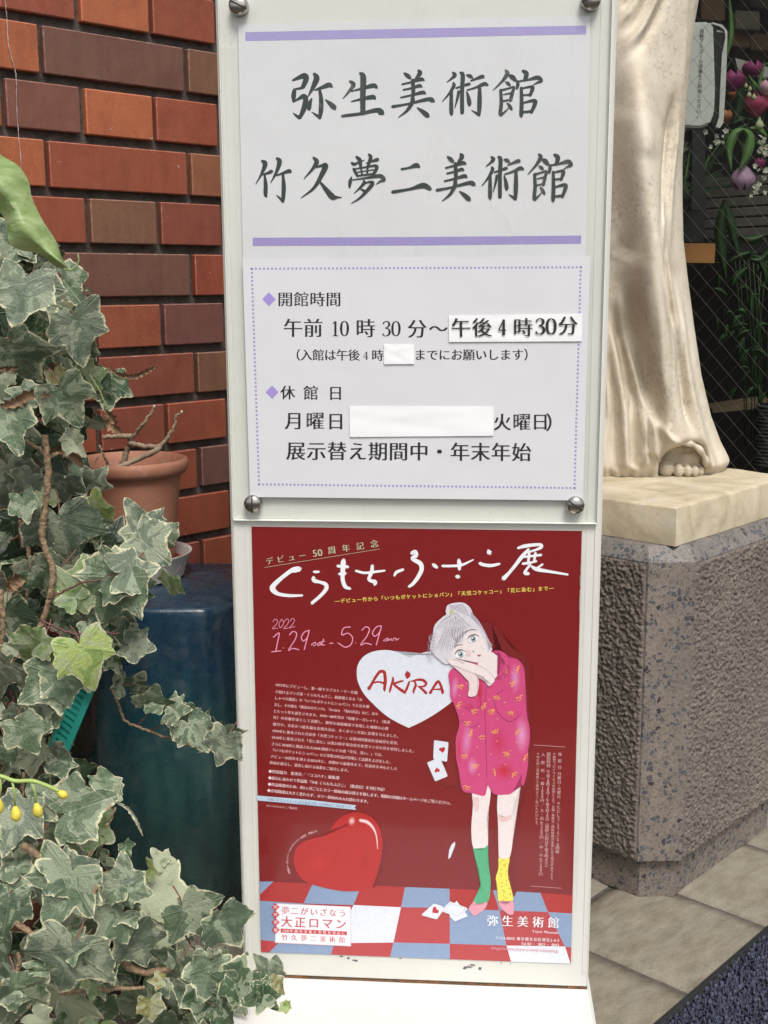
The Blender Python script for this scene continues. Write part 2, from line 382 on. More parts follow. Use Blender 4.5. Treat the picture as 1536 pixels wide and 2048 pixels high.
for k in range(90):
    h = .0006+.0022*max(0, noise.noise(Vector((us[k]*38, 2, 0)))+.25); h += .002*(k > 84)
    if rr.random() < .75: sbox(rb2, us[k], us[k+1]-.0001, ZB, ZB+h, -.006, -.0035)
rb2.build('rust_line', m_rust, sign)['kind'] = 'stuff'
dl = MB(); sbox(dl, SL, SR-.001, ZB-.0012, ZB+.0011, -.03, -.0037); dl.build('joint_gap', simple('joint_dark_brown', (.10, .065, .035), .9, .4, 90, .3, 300), sign)  # thin dark brown strip along the seam between board and base
# chipped spots in the paint below the poster
ch = MB(); m_chip = simple('chipped_metal', (.13, .12, .125), .7, .4, 300, .4, 700)
for (x, y, w_, h_) in [(938, 1934, 9, 2.6), (930, 1936, 4, 3.5), (960, 1937, 3.2, 3.6), (945, 1930, 6, 2), (683, 1913, 4, 2), (697, 1916, 4, 3), (711, 1921, 6, 2.4), (801, 1917, 2.5, 1.5), (1002, 1926, 2, 1.3), (1021, 1928, 1.3, 1.3), (485, 1785, 1.4, .8), (950, 1946, 1, 1)]:
    c = onsign(x, y, -.0038); k = .00055
    ch.add([c+SU*(math.cos(a)*w_*k*(1+.4*rr.uniform(-1, 1)))+Vector((0, 0, math.sin(a)*h_*k*(1+.4*rr.uniform(-1, 1)))) for a in [6.283*q/11 for q in range(11)]], [tuple(range(11))])
ch.build('paint_chip', m_chip, sign)
# domed slotted bolts
m_chrome = simple('steel_bolt', (.42, .40, .37), .2, .1, 120, .15, 300, metal=1.)
m_slot = simple('slot_dark', (.03, .022, .015), .8, .4, 100, 0)
for (x, y, ang) in ((476, 10, -25), (1182, 0, 10), (505, 1008, 88), (1151, 1011, -36)):
    c = onsign(x, y, .006); R = .0098; b = MB()
    ax = SU; ay = Vector((0, 0, 1)); vs = []; fs = []; nr, ns = 8, 36
    for i in range(nr+1):
        ph = math.radians(90*i/nr)
        for k in range(ns):
            th = 6.2832*k/ns; rr_ = R*math.cos(ph); vs.append(c+ax*(rr_*math.cos(th))+ay*(rr_*math.sin(th))+SN*(.0048*math.sin(ph)))
    for i in range(nr):
        for k in range(ns): k2 = (k+1) % ns; fs.append((i*ns+k, i*ns+k2, (i+1)*ns+k2, (i+1)*ns+k))
    n0 = len(vs); vs += [c-SN*.010+(v-c) for v in vs[:ns]]
    for k in range(ns): k2 = (k+1) % ns; fs.append((n0+k, n0+k2, k2, k))
    bo = mesh('bolt', vs, fs, m_chrome, sign, True)
    a = math.radians(ang); d = ax*math.cos(a)+ay*math.sin(a); p = d.cross(SN)
    s_ = MB(); s_.box(c-d*R*.97-p*.0008+SN*.0012, d*R*1.94, p*.0016, SN*.0042)
    vs = []; q = 13
    s2 = MB()
    for i in range(q):
        u = -1+2*i/(q-1); h = .0048*math.sqrt(max(0, 1-(u*.985)**2))+.0003
        vs += [c+d*(R*u*.985)-p*.0008+SN*h, c+d*(R*u*.985)+p*.0008+SN*h]
    mesh('slot', vs, [(2*i, 2*i+1, 2*i+3, 2*i+2) for i in range(q-1)], m_slot, bo)
# clear acrylic cover plate over the upper half
m, t, bs = nmat('clear_acrylic'); t.nodes.remove(bs)
tr = N(t, 'ShaderNodeBsdfTransparent'); tr.inputs[0].default_value = (.985, .99, .985, 1); gl = N(t, 'ShaderNodeBsdfGlossy'); gl.inputs['Roughness'].default_value = .08
ms = N(t, 'ShaderNodeMixShader'); ms.inputs[0].default_value = .03; t.links.new(tr.outputs[0], ms.inputs[1]); t.links.new(gl.outputs[0], ms.inputs[2])
t.links.new(ms.outputs[0], t.nodes['Material Output'].inputs[0]); m_clear = m.copy(); m_clear.name = 'clear_film'; df = N(t, 'ShaderNodeBsdfDiffuse'); df.inputs[0].default_value = (.8, .8, .78, 1); m2 = N(t, 'ShaderNodeMixShader'); tcs = N(t, 'ShaderNodeTexCoord'); mps = N(t, 'ShaderNodeMapping'); mps.inputs['Scale'].default_value = (38, 38, 7); t.links.new(tcs.outputs['Object'], mps.inputs['Vector'])
d1 = ramp(t, noise_n(t, 1, 5, .7, vec=mps.outputs[0]), [(.54, (0, 0, 0)), (.80, (.09, .09, .09))]); d2 = ramp(t, noise_n(t, 26, 6, .75, dist=2.), [(.60, (0, 0, 0)), (.72, (.13, .13, .13))]); d3 = ramp(t, noise_n(t, 330, 2, .6), [(.72, (0, 0, 0)), (.78, (.25, .25, .25))])
t.links.new(mix(t, 1., mix(t, 1., d1, d2, 'ADD'), d3, 'ADD'), m2.inputs[0]); t.links.new(ms.outputs[0], m2.inputs[1]); t.links.new(df.outputs[0], m2.inputs[2]); t.links.new(m2.outputs[0], t.nodes['Material Output'].inputs[0])
m_acr = m
zlow = onsign(800, 1042, 0).z
cov = mesh('cover_plate', [sgn(SL+.0045, zlow, .0016), sgn(SR-.006, zlow, .0016), sgn(SR-.006, ZTOP-.01, .0016), sgn(SL+.0045, ZTOP-.01, .0016)], [(0, 1, 2, 3)], m_acr, sign)
m_edge = simple('acrylic_edge', (.74, .76, .70), .25, .04, 20, 0)
e = MB(); sbox(e, SL+.0045, SR-.006, zlow-.0013, zlow, -.0030, .0018, .0004); e.build('cover_edge', m_edge, sign)
e = MB(); sbox(e, SL+.0040, SL+.0045, zlow, ZTOP-.01, -.003, .0018); e.build('cover_edge', m_edge, sign); e = MB(); sbox(e, SR-.006, SR-.0055, zlow, ZTOP-.01, -.003, .0018); e.build('cover_edge', m_edge, sign)

# ------------------------------------------------------------------ print helpers (flat print lies on its sheet)
class Print:
    """flat print on the sign plane, drawn in photograph coordinates; every piece gets its own hair-thin layer"""
    def __init__(s, parent, off): s.p = parent; s.off = off; s.l = 0
    def nxt(s): s.l += 1; return s.off+s.l*.000005
    def poly(s, name, pts, c, parent=None, rough=.5):
        o = s.nxt(); bm = bmesh.new(); vs = [bm.verts.new(onsign(x, y, o)) for x, y in pts]
        f = bm.faces.new(vs); bmesh.ops.triangulate(bm, faces=[f], ngon_method='EAR_CLIP')
        bm.normal_update()
        for f in bm.faces:
            if f.normal.dot(SN) < 0: f.normal_flip()
        me = bpy.data.meshes.new(name); bm.to_mesh(me); bm.free()
        return link(name, me, ink(c, rough), parent or s.p)
    def strokes(s, name, sts, c, parent=None, R=(0, 0, 1.), M=None, wk=1., cap=True, n=6, rough=.5, wob=0.):
        """sts: lists of (x, y, width) in a zoomed view R=(x0, y0, scale)"""
        vs = []; fs = []
        for st in sts:
            o = s.nxt()
            P = [(R[0]+q[0]/R[2], R[1]+q[1]/R[2], q[2]*wk/R[2]) for q in st]
            if M: P = [(*M(q[0], q[1]), q[2]*M.k) for q in P]
            Q = [P[0]] if len(P) == 1 else spline(P, n)
            if len(Q) == 1:
                x, y, w_ = Q[0]; n0 = len(vs); vs += [onsign(x+w_/2*math.cos(a), y+w_/2*math.sin(a), o) for a in [6.2832*k/14 for k in range(14)]]
                fs.append(tuple(range(n0+13, n0-1, -1))); continue
            L = []; Rr = []
            for i, q in enumerate(Q):
                a = Q[max(i-1, 0)]; b = Q[min(i+1, len(Q)-1)]; dx, dy = b[0]-a[0], b[1]-a[1]; d = math.hypot(dx, dy) or 1
                nx, ny = -dy/d, dx/d; h = max(q[2], .15)/2*(1+wob*random.uniform(-1, 1)); L.append((q[0]+nx*h, q[1]+ny*h)); Rr.append((q[0]-nx*h, q[1]-ny*h))
            def capv(i, sgn_):
                a = Q[1] if i == 0 else Q[-2]; q = Q[i]; dx, dy = q[0]-a[0], q[1]-a[1]; d = math.hypot(dx, dy) or 1; h = q[2]/2*.8
                th0 = math.atan2(dy, dx); return [(q[0]+h*math.cos(th0+t_), q[1]+h*math.sin(th0+t_)) for t_ in (-.9, -.3, .3, .9)]
            n0 = len(vs)
            for a, b in zip(L, Rr): vs += [onsign(*a, o), onsign(*b, o)]
            for i in range(len(L)-1): fs.append((n0+2*i, n0+2*i+2, n0+2*i+3, n0+2*i+1))
            if cap:
                c0 = capv(0, 1); m0 = len(vs); vs += [onsign(*q, o) for q in c0]; fs.append((n0+1, n0, *[m0+k for k in range(4)][::-1]) if False else (n0, n0+1, m0, m0+1, m0+2, m0+3))
                c1 = capv(-1, 1); m1 = len(vs); e_ = n0+2*(len(L)-1); vs += [onsign(*q, o) for q in c1]; fs.append((e_+1, e_, m1, m1+1, m1+2, m1+3))
        me = bpy.data.meshes.new(name); me.from_pydata([tuple(v) for v in vs], [], fs); me.update()
        bm = bmesh.new(); bm.from_mesh(me)
        for f in bm.faces:
            if f.normal.dot(SN) < 0: f.normal_flip()
        bm.to_mesh(me); bm.free()
        return link(name, me, ink(c, rough), parent or s.p)
    def text(s, name, txt, p0, p1, h, c, parent=None, style='serif', R=(0, 0, 1.), fit=True, slant=0., low=False):
        x0, y0 = R[0]+p0[0]/R[2], R[1]+p0[1]/R[2]; x1, y1 = R[0]+p1[0]/R[2], R[1]+p1[1]/R[2]; h = h/R[2]
        ex = np.array([x1-x0, y1-y0]); D = np.linalg.norm(ex); ex = ex/D; ey = np.array([ex[1], -ex[0]])
        adv = [gadv(ch) for ch in txt]; tot = sum(adv)
        k = D/tot if fit else h
        vs = []; fs = []; cur = 0; o = s.off+.00017 if low else s.nxt()
        dup = {'serif': (-.028, .028), 'bold': (-.012, .012), 'sans': (0.,)}[style]; thin = {'serif': -.009, 'bold': .006, 'sans': -.004}[style]
        for ch, a in zip(txt, adv):
            if ch not in ' \u3000':
                gv, gf = glyph(ch, thin)
                sc = min(h, k*1.02) if h > k*1.15 else h
                cx = (cur+a/2)*k; gx = a/2 if ch in WIDE or ord(ch) > 255 else gadv(ch)/2
                for q, dx in enumerate(dup):
                    n0 = len(vs)
                    for (gx_, gy_) in gv:
                        u = cx+(gx_-gx+dx)*sc; v = (gy_-.36)*sc; u += slant*v
                        pt = np.array([x0, y0])+ex*u+ey*v; vs.append(onsign(pt[0], pt[1], o+q*.000003))
                    fs += [tuple(i+n0 for i in f) for f in gf]
            cur += a
        s.l += .5
        return mesh(name, vs, fs, ink(c), parent or s.p)
    def vtext(s, name, txt, p0, p1, h, c, parent=None, R=(0, 0, 1.), style='serif'):
        x0, y0 = R[0]+p0[0]/R[2], R[1]+p0[1]/R[2]; x1, y1 = R[0]+p1[0]/R[2], R[1]+p1[1]/R[2]; h = h/R[2]
        ey = np.array([x1-x0, y1-y0]); D = np.linalg.norm(ey); ey = ey/D; ex = np.array([ey[1], -ey[0]])
        adv = [.62 if (ch in '0123456789、。・ ' ) else 1. for ch in txt]; k = D/sum(adv); vs = []; fs = []; cur = 0; o = s.off+.00017
        for ch, a in zip(txt, adv):
            if ch not in ' \u3000':
                rot = ch in 'ー〜（）'
                gv, gf = glyph(ch, -.008); gw = gadv(ch); sc = min(h, k*1.1)
                for q, dx in enumerate((-.028, .028)):
                    n0 = len(vs)
                    for (gx, gy) in gv:
                        u, v = (gx-gw/2+dx), (gy-.36)
                        if rot: u, v = v, -u
                        if ch in '、。': u += .5; v += .5
                        pt = np.array([x0, y0])+ex*(u*sc)+ey*((cur+a/2)*k-v*sc); vs.append(onsign(pt[0], pt[1], o+q*.000003))
                    fs += [tuple(i+n0 for i in f) for f in gf]
            cur += a
        s.l += .5
        return mesh(name, vs, fs, ink(c), parent or s.p)
_gc = {}; WIDE = set()
def glyph(ch, off=0.):
    k = (ch, off)
    if k not in _gc:
        c = bpy.data.curves.new('glyph', 'FONT'); c.body = ch; c.size = 1; c.resolution_u = 3; c.offset = off
        o = bpy.data.objects.new('glyph', c); COL.objects.link(o); bpy.context.view_layer.update()
        me = bpy.data.meshes.new_from_object(o.evaluated_get(bpy.context.evaluated_depsgraph_get()))
        _gc[k] = ([(v.co.x, v.co.y) for v in me.vertices], [tuple(p.vertices) for p in me.polygons])
        bpy.data.objects.remove(o); bpy.data.curves.remove(c); bpy.data.meshes.remove(me)
    return _gc[k]
def gadv(ch):
    if ch == ' ': return .35
    if ord(ch) > 0x2000: return 1.0
    xs = [v[0] for v in glyph(ch, 0.)[0]]; return max(xs)+max(.03, min(xs)*.8)

def sheet(name, quad, off, mat, th=.0003, label=None, cat='notice', curl=0, parent=None):
    """a sheet of paper on the board: quad in photograph coordinates, TL TR BR BL"""
    nx, ny = 24, 16; vs = []
    TL, TR, BR, BL = [onsign(*q, off) for q in quad]
    for j in range(ny+1):
        for i in range(nx+1):
            u, v = i/nx, j/ny
            p = (TL*(1-u)+TR*u)*(1-v)+(BL*(1-u)+BR*u)*v
            p = p+SN*(curl*(noise.noise(Vector((u*3, v*3, off*900)))*.5+.5*v*abs(math.sin(u*5+1)))) ; vs.append(p)
    fs = [(j*(nx+1)+i, (j+1)*(nx+1)+i, (j+1)*(nx+1)+i+1, j*(nx+1)+i+1) for j in range(ny) for i in range(nx)]
    n0 = len(vs); back = [v-SN*th for v in vs]; vs = vs+back
    fs += [tuple(n0+k for k in reversed(f)) for f in fs]
    ring = [i for i in range(nx+1)]+[j*(nx+1)+nx for j in range(1, ny+1)]+[ny*(nx+1)+i for i in range(nx-1, -1, -1)]+[j*(nx+1) for j in range(ny-1, 0, -1)]
    for a, b in zip(ring, ring[1:]+ring[:1]): fs.append((a, b, b+n0, a+n0))
    o = mesh(name, vs, fs, mat, parent)
    for p in o.data.polygons: p.use_smooth = True
    autosmooth(o, 30)
    return tag(o, label, cat) if label else o
# ------------------------------------------------------------------ paper sheets, lettering
def paper_mat(name, c, rough=.35):
    m, t, bs = nmat(name); f = noise_n(t, 9, 5, .6, dist=.5)
    setc(t, bs, ramp(t, f, [(.3, tuple(x*.955 for x in c)), (.7, c)])); bs.inputs['Roughness'].default_value = rough; bs.inputs['Specular IOR Level'].default_value = .4
    bump(t, bs, noise_n(t, 7, 3), .5, .004); return m
m_paper = paper_mat('laminated_paper', (.62, .622, .642)); m_paper2 = paper_mat('matt_paper', (.78, .775, .79), .6)
VIO, VID, BLK, GRN = (.33, .285, .53), (.30, .25, .50), (.018, .018, .018), (.022, .032, .028)
s1 = sheet('name_sheet', [(476, 49), (1181, 32), (1172, 520), (486, 530)], -.0016, m_paper, label='white sheet with two rows of large brush kanji between violet bars', cat='sheet', curl=0)
P = Print(s1, -.0015)
P.poly('violet_bar', [(490.5, 64.3), (832, 57), (1172.5, 51.2), (1172, 68.5), (832, 75), (491, 82)], VIO)
P.poly('violet_bar', [(505, 475.5), (832, 474), (1162.5, 471), (1162, 487.5), (832, 491), (505.5, 492)], VID)
RA, RD, RC = (420, 0, 3.657), (820, 280, 4.267), (490, 280, 4.518)
K_mi = [[(605,588,12),(640,572,20),(690,555,32),(702,580,30),(678,640,22)], [(620,652,8),(650,648,14),(682,640,14)], [(618,655,20),(612,700,26),(612,745,14)], [(612,745,8),(650,722,16),(685,705,28),(700,730,28),(685,800,28),(655,865,18)], [(655,862,20),(630,845,14),(606,825,4)],
        [(762,540,18),(780,572,32),(755,635,24),(718,706,6)], [(765,660,8),(820,640,20),(870,622,28),(892,636,14)], [(800,650,14),(812,720,22),(812,800,26),(803,866,16)], [(806,862,18),(775,840,14),(745,820,4)], [(745,720,8),(730,755,22),(725,795,22),(728,806,10)], [(845,730,8),(880,760,24),(906,785,30),(914,797,18)]]
K_sei = [[(1024,595,16),(1050,620,24),(1015,672,14),(972,722,5)], [(1035,668,8),(1120,645,16),(1195,626,26),(1220,640,16)], [(1035,742,8),(1110,725,16),(1188,710,26),(1208,722,14)], [(1098,535,16),(1120,565,32),(1118,700,30),(1118,830,28)], [(966,850,16),(1000,845,18),(1100,832,18),(1220,806,26),(1252,822,34),(1268,832,16)]]
K_bi = [[(320,142,12),(345,162,26),(368,185,20)], [(432,120,18),(444,142,28),(415,185,16),(395,208,8)], [(305,238,12),(380,218,14),(450,195,24),(475,203,14)], [(315,285,12),(380,270,14),(438,250,22),(458,259,12)], [(295,350,12),(380,330,14),(462,307,24),(485,317,14)], [(388,200,22),(392,290,24),(390,340,20)], [(230,428,20),(350,405,14),(505,365,24),(540,375,28),(555,385,12)], [(388,350,24),(382,395,26),(340,465,18),(275,520,5)], [(422,437,8),(465,470,26),(500,502,30),(512,512,16)]]
K_jutsu = [[(695,143,14),(712,165,24),(685,195,14),(650,225,5)], [(700,232,16),(703,258,22),(665,325,14),(613,390,5)], [(685,300,18),(683,400,24),(684,480,24),(686,505,12)], [(755,143,16),(773,168,26),(768,300,24),(768,470,24),(770,490,14)], [(722,275,12),(770,258,12),(818,242,20),(832,246,8)], [(742,302,18),(732,360,16),(710,446,5)], [(803,305,8),(815,345,20),(824,400,26),(825,425,14)], [(803,165,10),(830,174,24),(850,190,10)], [(836,213,10),(880,195,16),(925,178,24),(938,188,10)], [(808,292,10),(880,268,14),(940,240,24),(968,250,14)], [(905,275,20),(904,400,28),(900,495,20),(898,510,8)], [(902,505,18),(875,485,14),(842,463,4)]]
K_kan = [[(1100,120,14),(1115,148,26),(1075,215,16),(1006,292,5)], [(1125,162,10),(1152,178,30),(1178,207,20)], [(1100,220,8),(1120,234,22),(1136,252,12)], [(1060,295,16),(1120,278,12),(1165,265,14),(1155,310,20),(1138,382,22)], [(1085,330,8),(1140,318,12)], [(1082,386,12),(1138,374,12)], [(1063,290,18),(1068,400,22),(1060,490,22),(1064,514,10)], [(1064,508,20),(1095,480,12),(1138,432,4)], [(1112,402,8),(1130,425,20),(1148,458,16)],
         [(1232,124,16),(1262,148,28),(1250,205,22)], [(1190,208,10),(1196,240,22),(1188,278,16)], [(1198,216,10),(1280,200,14),(1350,183,26),(1380,212,16),(1350,225,14),(1312,247,4)], [(1222,270,18),(1225,400,24),(1222,500,24),(1224,524,12)], [(1228,276,10),(1295,262,16),(1310,275,24),(1290,338,18)], [(1235,335,10),(1298,330,14)], [(1235,402,10),(1312,382,20),(1330,400,26),(1300,485,18)], [(1235,482,14),(1300,474,16)]]
K_take = [[(152,188,16),(182,215,32),(152,300,18),(98,398,4)], [(148,316,8),(200,300,16),(238,285,24),(250,288,10)], [(178,320,14),(186,400,26),(186,490,26),(196,514,10)], [(286,164,16),(312,195,32),(285,285,20),(232,387,5)], [(282,320,10),(340,300,16),(398,280,26),(415,292,14)], [(343,310,16),(350,420,28),(345,530,24),(340,562,10)], [(345,555,20),(315,525,14),(284,497,4)]]
K_hisa = [[(618,158,14),(648,198,32),(605,268,18),(532,350,5)], [(638,247,10),(690,232,20),(728,232,36),(700,300,32),(625,430,20),(508,522,5)], [(668,365,10),(735,450,30),(790,512,40),(830,518,18),(874,518,5)]]
K_yume = [[(965,208,18),(990,218,20),(1030,200,10),(1075,182,6)], [(1006,150,14),(1035,180,28),(1046,240,18)], [(1118,128,14),(1136,160,26),(1108,240,16)], [(1098,208,8),(1150,192,14),(1195,178,26),(1208,184,10)], [(980,258,16),(1000,295,20),(1018,328,14)], [(985,262,10),(1090,245,12),(1168,232,18),(1192,248,24),(1158,315,18)], [(1048,250,12),(1058,312,12)], [(1108,245,14),(1104,308,12)], [(1016,290,8),(1165,268,8)], [(1015,324,12),(1155,306,14)], [(962,335,10),(950,378,24),(944,428,14)], [(972,360,8),(1100,342,14),(1218,324,26),(1258,358,22),(1225,372,16),(1184,400,4)], [(1070,364,10),(1078,385,22),(1045,425,16),(988,480,5)], [(1080,392,8),(1128,378,16),(1152,395,26),(1090,472,22),(1030,530,14),(962,570,5)], [(1045,442,8),(1082,462,20)]]
K_ni = [[(803,338,3.4),(818,335.5,3.2),(832,330.5,7),(838.5,333.5,4)], [(785,384,5),(820,378,4),(846,371,8),(860.5,377.5,6)]]
def bb(st, R): 
    xs = [R[0]+q[0]/R[2] for s_ in st for q in s_]; ys = [R[1]+q[1]/R[2] for s_ in st for q in s_]; return min(xs), min(ys), max(xs), max(ys)
def fitM(st, R, tgt, slope=0):
    a = bb(st, R); sx = (tgt[2]-tgt[0])/(a[2]-a[0]); sy = (tgt[3]-tgt[1])/(a[3]-a[1])
    def Mf(x, y): return tgt[0]+(x-a[0])*sx, tgt[1]+(y-a[1])*sy+slope*(x-a[0])
    Mf.k = (sx+sy)/2; return Mf
P.strokes('kanji', K_mi, GRN, wk=1.38, R=RA); P.strokes('kanji', K_sei, GRN, wk=1.38, R=RA)
P.strokes('kanji', K_bi, GRN, wk=1.38, R=RD, M=fitM(K_bi, RD, (785, 141, 868.5, 235)))
P.strokes('kanji', K_jutsu, GRN, wk=1.38, R=RD, M=fitM(K_jutsu, RD, (884.5, 145, 975.5, 231.5)))
P.strokes('kanji', K_kan, GRN, wk=1.38, R=RD, M=fitM(K_kan, RD, (986.5, 140.5, 1083.5, 234)))
P.strokes('kanji', K_take, GRN, wk=1.38, R=RC); P.strokes('kanji', K_hisa, GRN, wk=1.38, R=RC); P.strokes('kanji', K_yume, GRN, wk=1.38, R=RC)
P.strokes('kanji', K_ni, GRN, wk=1.38); P.strokes('kanji', K_bi, GRN, wk=1.38, R=RD); P.strokes('kanji', K_jutsu, GRN, wk=1.38, R=RD); P.strokes('kanji', K_kan, GRN, wk=1.38, R=RD)

s2 = sheet('hours_notice', [(485, 517), (1181, 512), (1166, 1001), (500, 994)], .0026, m_paper, label='white opening hours notice with a dotted violet border, in the middle of the sign', cat='notice', curl=0)
P = Print(s2, .0027)
db = MB()
def dots(a, b, n):
    for i in range(n+1):
        t_ = i/n; x, y = a[0]+(b[0]-a[0])*t_, a[1]+(b[1]-a[1])*t_; q = 2.0
        o = .0027; db.add([onsign(x-q, y-q, o), onsign(x-q, y+q, o), onsign(x+q, y+q, o), onsign(x+q, y-q, o)], [(0, 1, 2, 3)])
c4 = [(503.5, 537.5), (1161.5, 534.5), (1149, 976), (518, 968.5)]
dots(c4[0], c4[1], 81); dots(c4[1], c4[2], 54); dots(c4[3], c4[2], 80); dots(c4[0], c4[3], 53)
db.build('dotted_border', ink((.30, .27, .52)), s2)
R5, R6, R7, R8 = (470, 500, 4.042), (820, 500, 4.042), (470, 750, 4.042), (820, 750, 4.042)
P.poly('diamond', [(524.5, 598.5), (537.5, 584.5), (551.5, 598.5), (538, 612.5)], (.32, .25, .58))
P.poly('diamond', [(531, 784.5), (544, 771), (557, 784), (544.5, 798)], (.32, .25, .58))
def T(txt, x0, x1, y, h, y1=None, c=BLK, st='serif', **k): return P.text('text_line', txt, (x0, y), (x1, y if y1 is None else y1), h, c, style=st, **k)
DGT = {'1': [[(.30,.02,.10),(.30,.97,.10)], [(.10,.17,.03),(.20,.12,.05),(.30,.03,.07)], [(.10,.985,.035),(.50,.985,.035)]],
 '0': [[(.30,0,.03),(.12,.14,.08),(.06,.5,.11),(.12,.86,.08),(.30,1,.03)], [(.30,0,.03),(.48,.14,.08),(.54,.5,.11),(.48,.86,.08),(.30,1,.03)]],
 '3': [[(.09,.20,.07),(.14,.08,.05),(.29,.0,.035),(.46,.09,.08),(.49,.24,.10),(.40,.39,.06),(.22,.46,.03)], [(.22,.46,.03),(.44,.53,.06),(.53,.72,.11),(.46,.91,.08),(.27,1.,.035),(.11,.95,.05),(.07,.83,.08)]],
 '4': [[(.42,.0,.04),(.04,.69,.04)], [(.04,.70,.045),(.60,.70,.045)], [(.42,.02,.09),(.42,.97,.10)], [(.28,.985,.035),(.55,.985,.035)]]}
def DG(txt, x0, x1, y0, y1, wk=1.45):
    n_ = len(txt); cw = (x1-x0)/n_; k_ = (y1-y0)
    for i_, ch in enumerate(txt): P.strokes('numeral', [[(x0+cw*i_+cw*.5+(q[0]-.3)/.6*cw*.92, y0+q[1]*k_, q[2]*k_*wk) for q in s_] for s_ in DGT[ch]], BLK, cap=False)
T('開館時間', 554.5, 683, 599, 31.5); T('午前', 566, 646.5, 656.5, 40); DG('10', 661.7, 698, 642, 672); T('時', 711, 751, 657, 40); DG('30', 763, 801.5, 642.5, 672); T('分〜', 813, 898, 658, 40)
T('（入館は午後', 577, 720, 710, 24.5, 710.5); DG('4', 726, 736.5, 703, 719); T('時', 743, 767.5, 711, 24.5); T('までにお願いします）', 828, 1072, 710, 24.5, 709.5)
T('休', 560, 591, 785.5, 30); T('館', 606, 637.5, 786, 31); T('日', 655, 687, 786.5, 31)
T('月', 570, 606, 842, 38); T('曜', 611, 649.5, 842, 38); T('日', 653, 690, 843, 37)
T('火', 986, 1023, 844.5, 37); T('曜', 1025, 1062, 844, 37); T('日', 1062, 1099, 844, 36); T('）', 1092, 1128, 845, 38)
T('展示替え期間中・年末年始', 571.5, 1063.5, 902, 40, 905)
# paper slips pasted over the notice
def slip(quad, lab):
    return sheet('paper_slip', quad, .0037, m_paper2, .0004, lab, 'paper slip', .0009)
sa = slip([(897.5, 631), (1165, 627), (1163.5, 682.5), (898, 684)], 'paper slip carrying the changed closing time, pasted at the right of the hours line')
sb = slip([(768, 688), (828.5, 689), (828.5, 728), (768, 728.5)], 'small blank paper slip pasted in the small line of the hours notice')
sc_ = slip([(699, 812), (987.5, 813), (987, 871.5), (700, 874)], 'long blank paper slip pasted over the closed days line of the notice')
for o_ in (sa, sb, sc_): o_['group'] = 'white paper slips pasted on the notice'
P = Print(sa, .0052)
T('午後', 901, 985, 656, 41, 655); DG('4', 995.5, 1013, 638.5, 669.5, 1.7); T('時', 1025, 1067, 655, 40); DG('30', 1069, 1113.5, 637, 668, 1.75); T('分', 1115, 1157, 652, 41, 651)

# ------------------------------------------------------------------ exhibition poster
m_poster = ink((.190, .010, .012), .30, 'poster_red')
po = sheet('poster', [(503, 1053.3), (1163.8, 1062), (1141.7, 1927.5), (522, 1904)], -.0030, m_poster, .0004, 'dark red exhibition poster with hearts, a standing figure and a checkered floor', 'poster')
P = Print(po, -.0028)
WHT, RD2, BLU, LRD = (.66, .68, .76), (.38, .026, .026), (.22, .30, .46), (.42, .048, .055)
lineA = lambda pts, x: np.interp(x, [p[0] for p in pts], [p[1] for p in pts])
cols = [[(625.5, 1767), (607, 1807), (560, 1883.5), (538, 1905)], [(723, 1770), (707, 1810), (669, 1886.5), (662, 1909)], [(810, 1774), (802, 1814.5), (787, 1885), (780, 1914)], [(899, 1777.5), (899.6, 1816), (899.6, 1887.6), (900, 1918.5)], [(986, 1780.5), (998.7, 1821), (1013, 1891), (1022, 1923)], [(1080.8, 1785.7), (1096, 1824), (1130, 1893), (1141, 1927.3)]]
left = [(518.6, 1763), (519.6, 1801.5), (521.4, 1880), (522, 1904)]; right = [(1145.5, 1790), (1144.3, 1827), (1142.6, 1895), (1141.7, 1927.4)]
G = [left]+cols+[right]
colr = [[RD2, BLU, RD2, BLU, RD2, BLU, RD2], [BLU, RD2, WHT, LRD, BLU, LRD, BLU], [LRD, BLU, LRD, BLU, LRD, WHT, LRD]]
for r_ in range(3):
    for c_ in range(7):
        P.poly('floor_tile', [G[c_][r_], G[c_+1][r_], G[c_+1][r_+1], G[c_][r_+1]], colr[r_][c_])
P.poly('floor_tile', [(518.6, 1763), (547, 1763), (520, 1789)], BLU)
P9, P10, PH, PL = (490, 1050, 4.389), (820, 1050, 4.151), (700, 1270, 6.982), (500, 1600, 4.389)
def pz(R, pts): return [(R[0]+x/R[2], R[1]+y/R[2]) for x, y in pts]
def sm(pts, n=6): return [tuple(q) for q in spline(pts+[pts[0]], n)[:-1]]
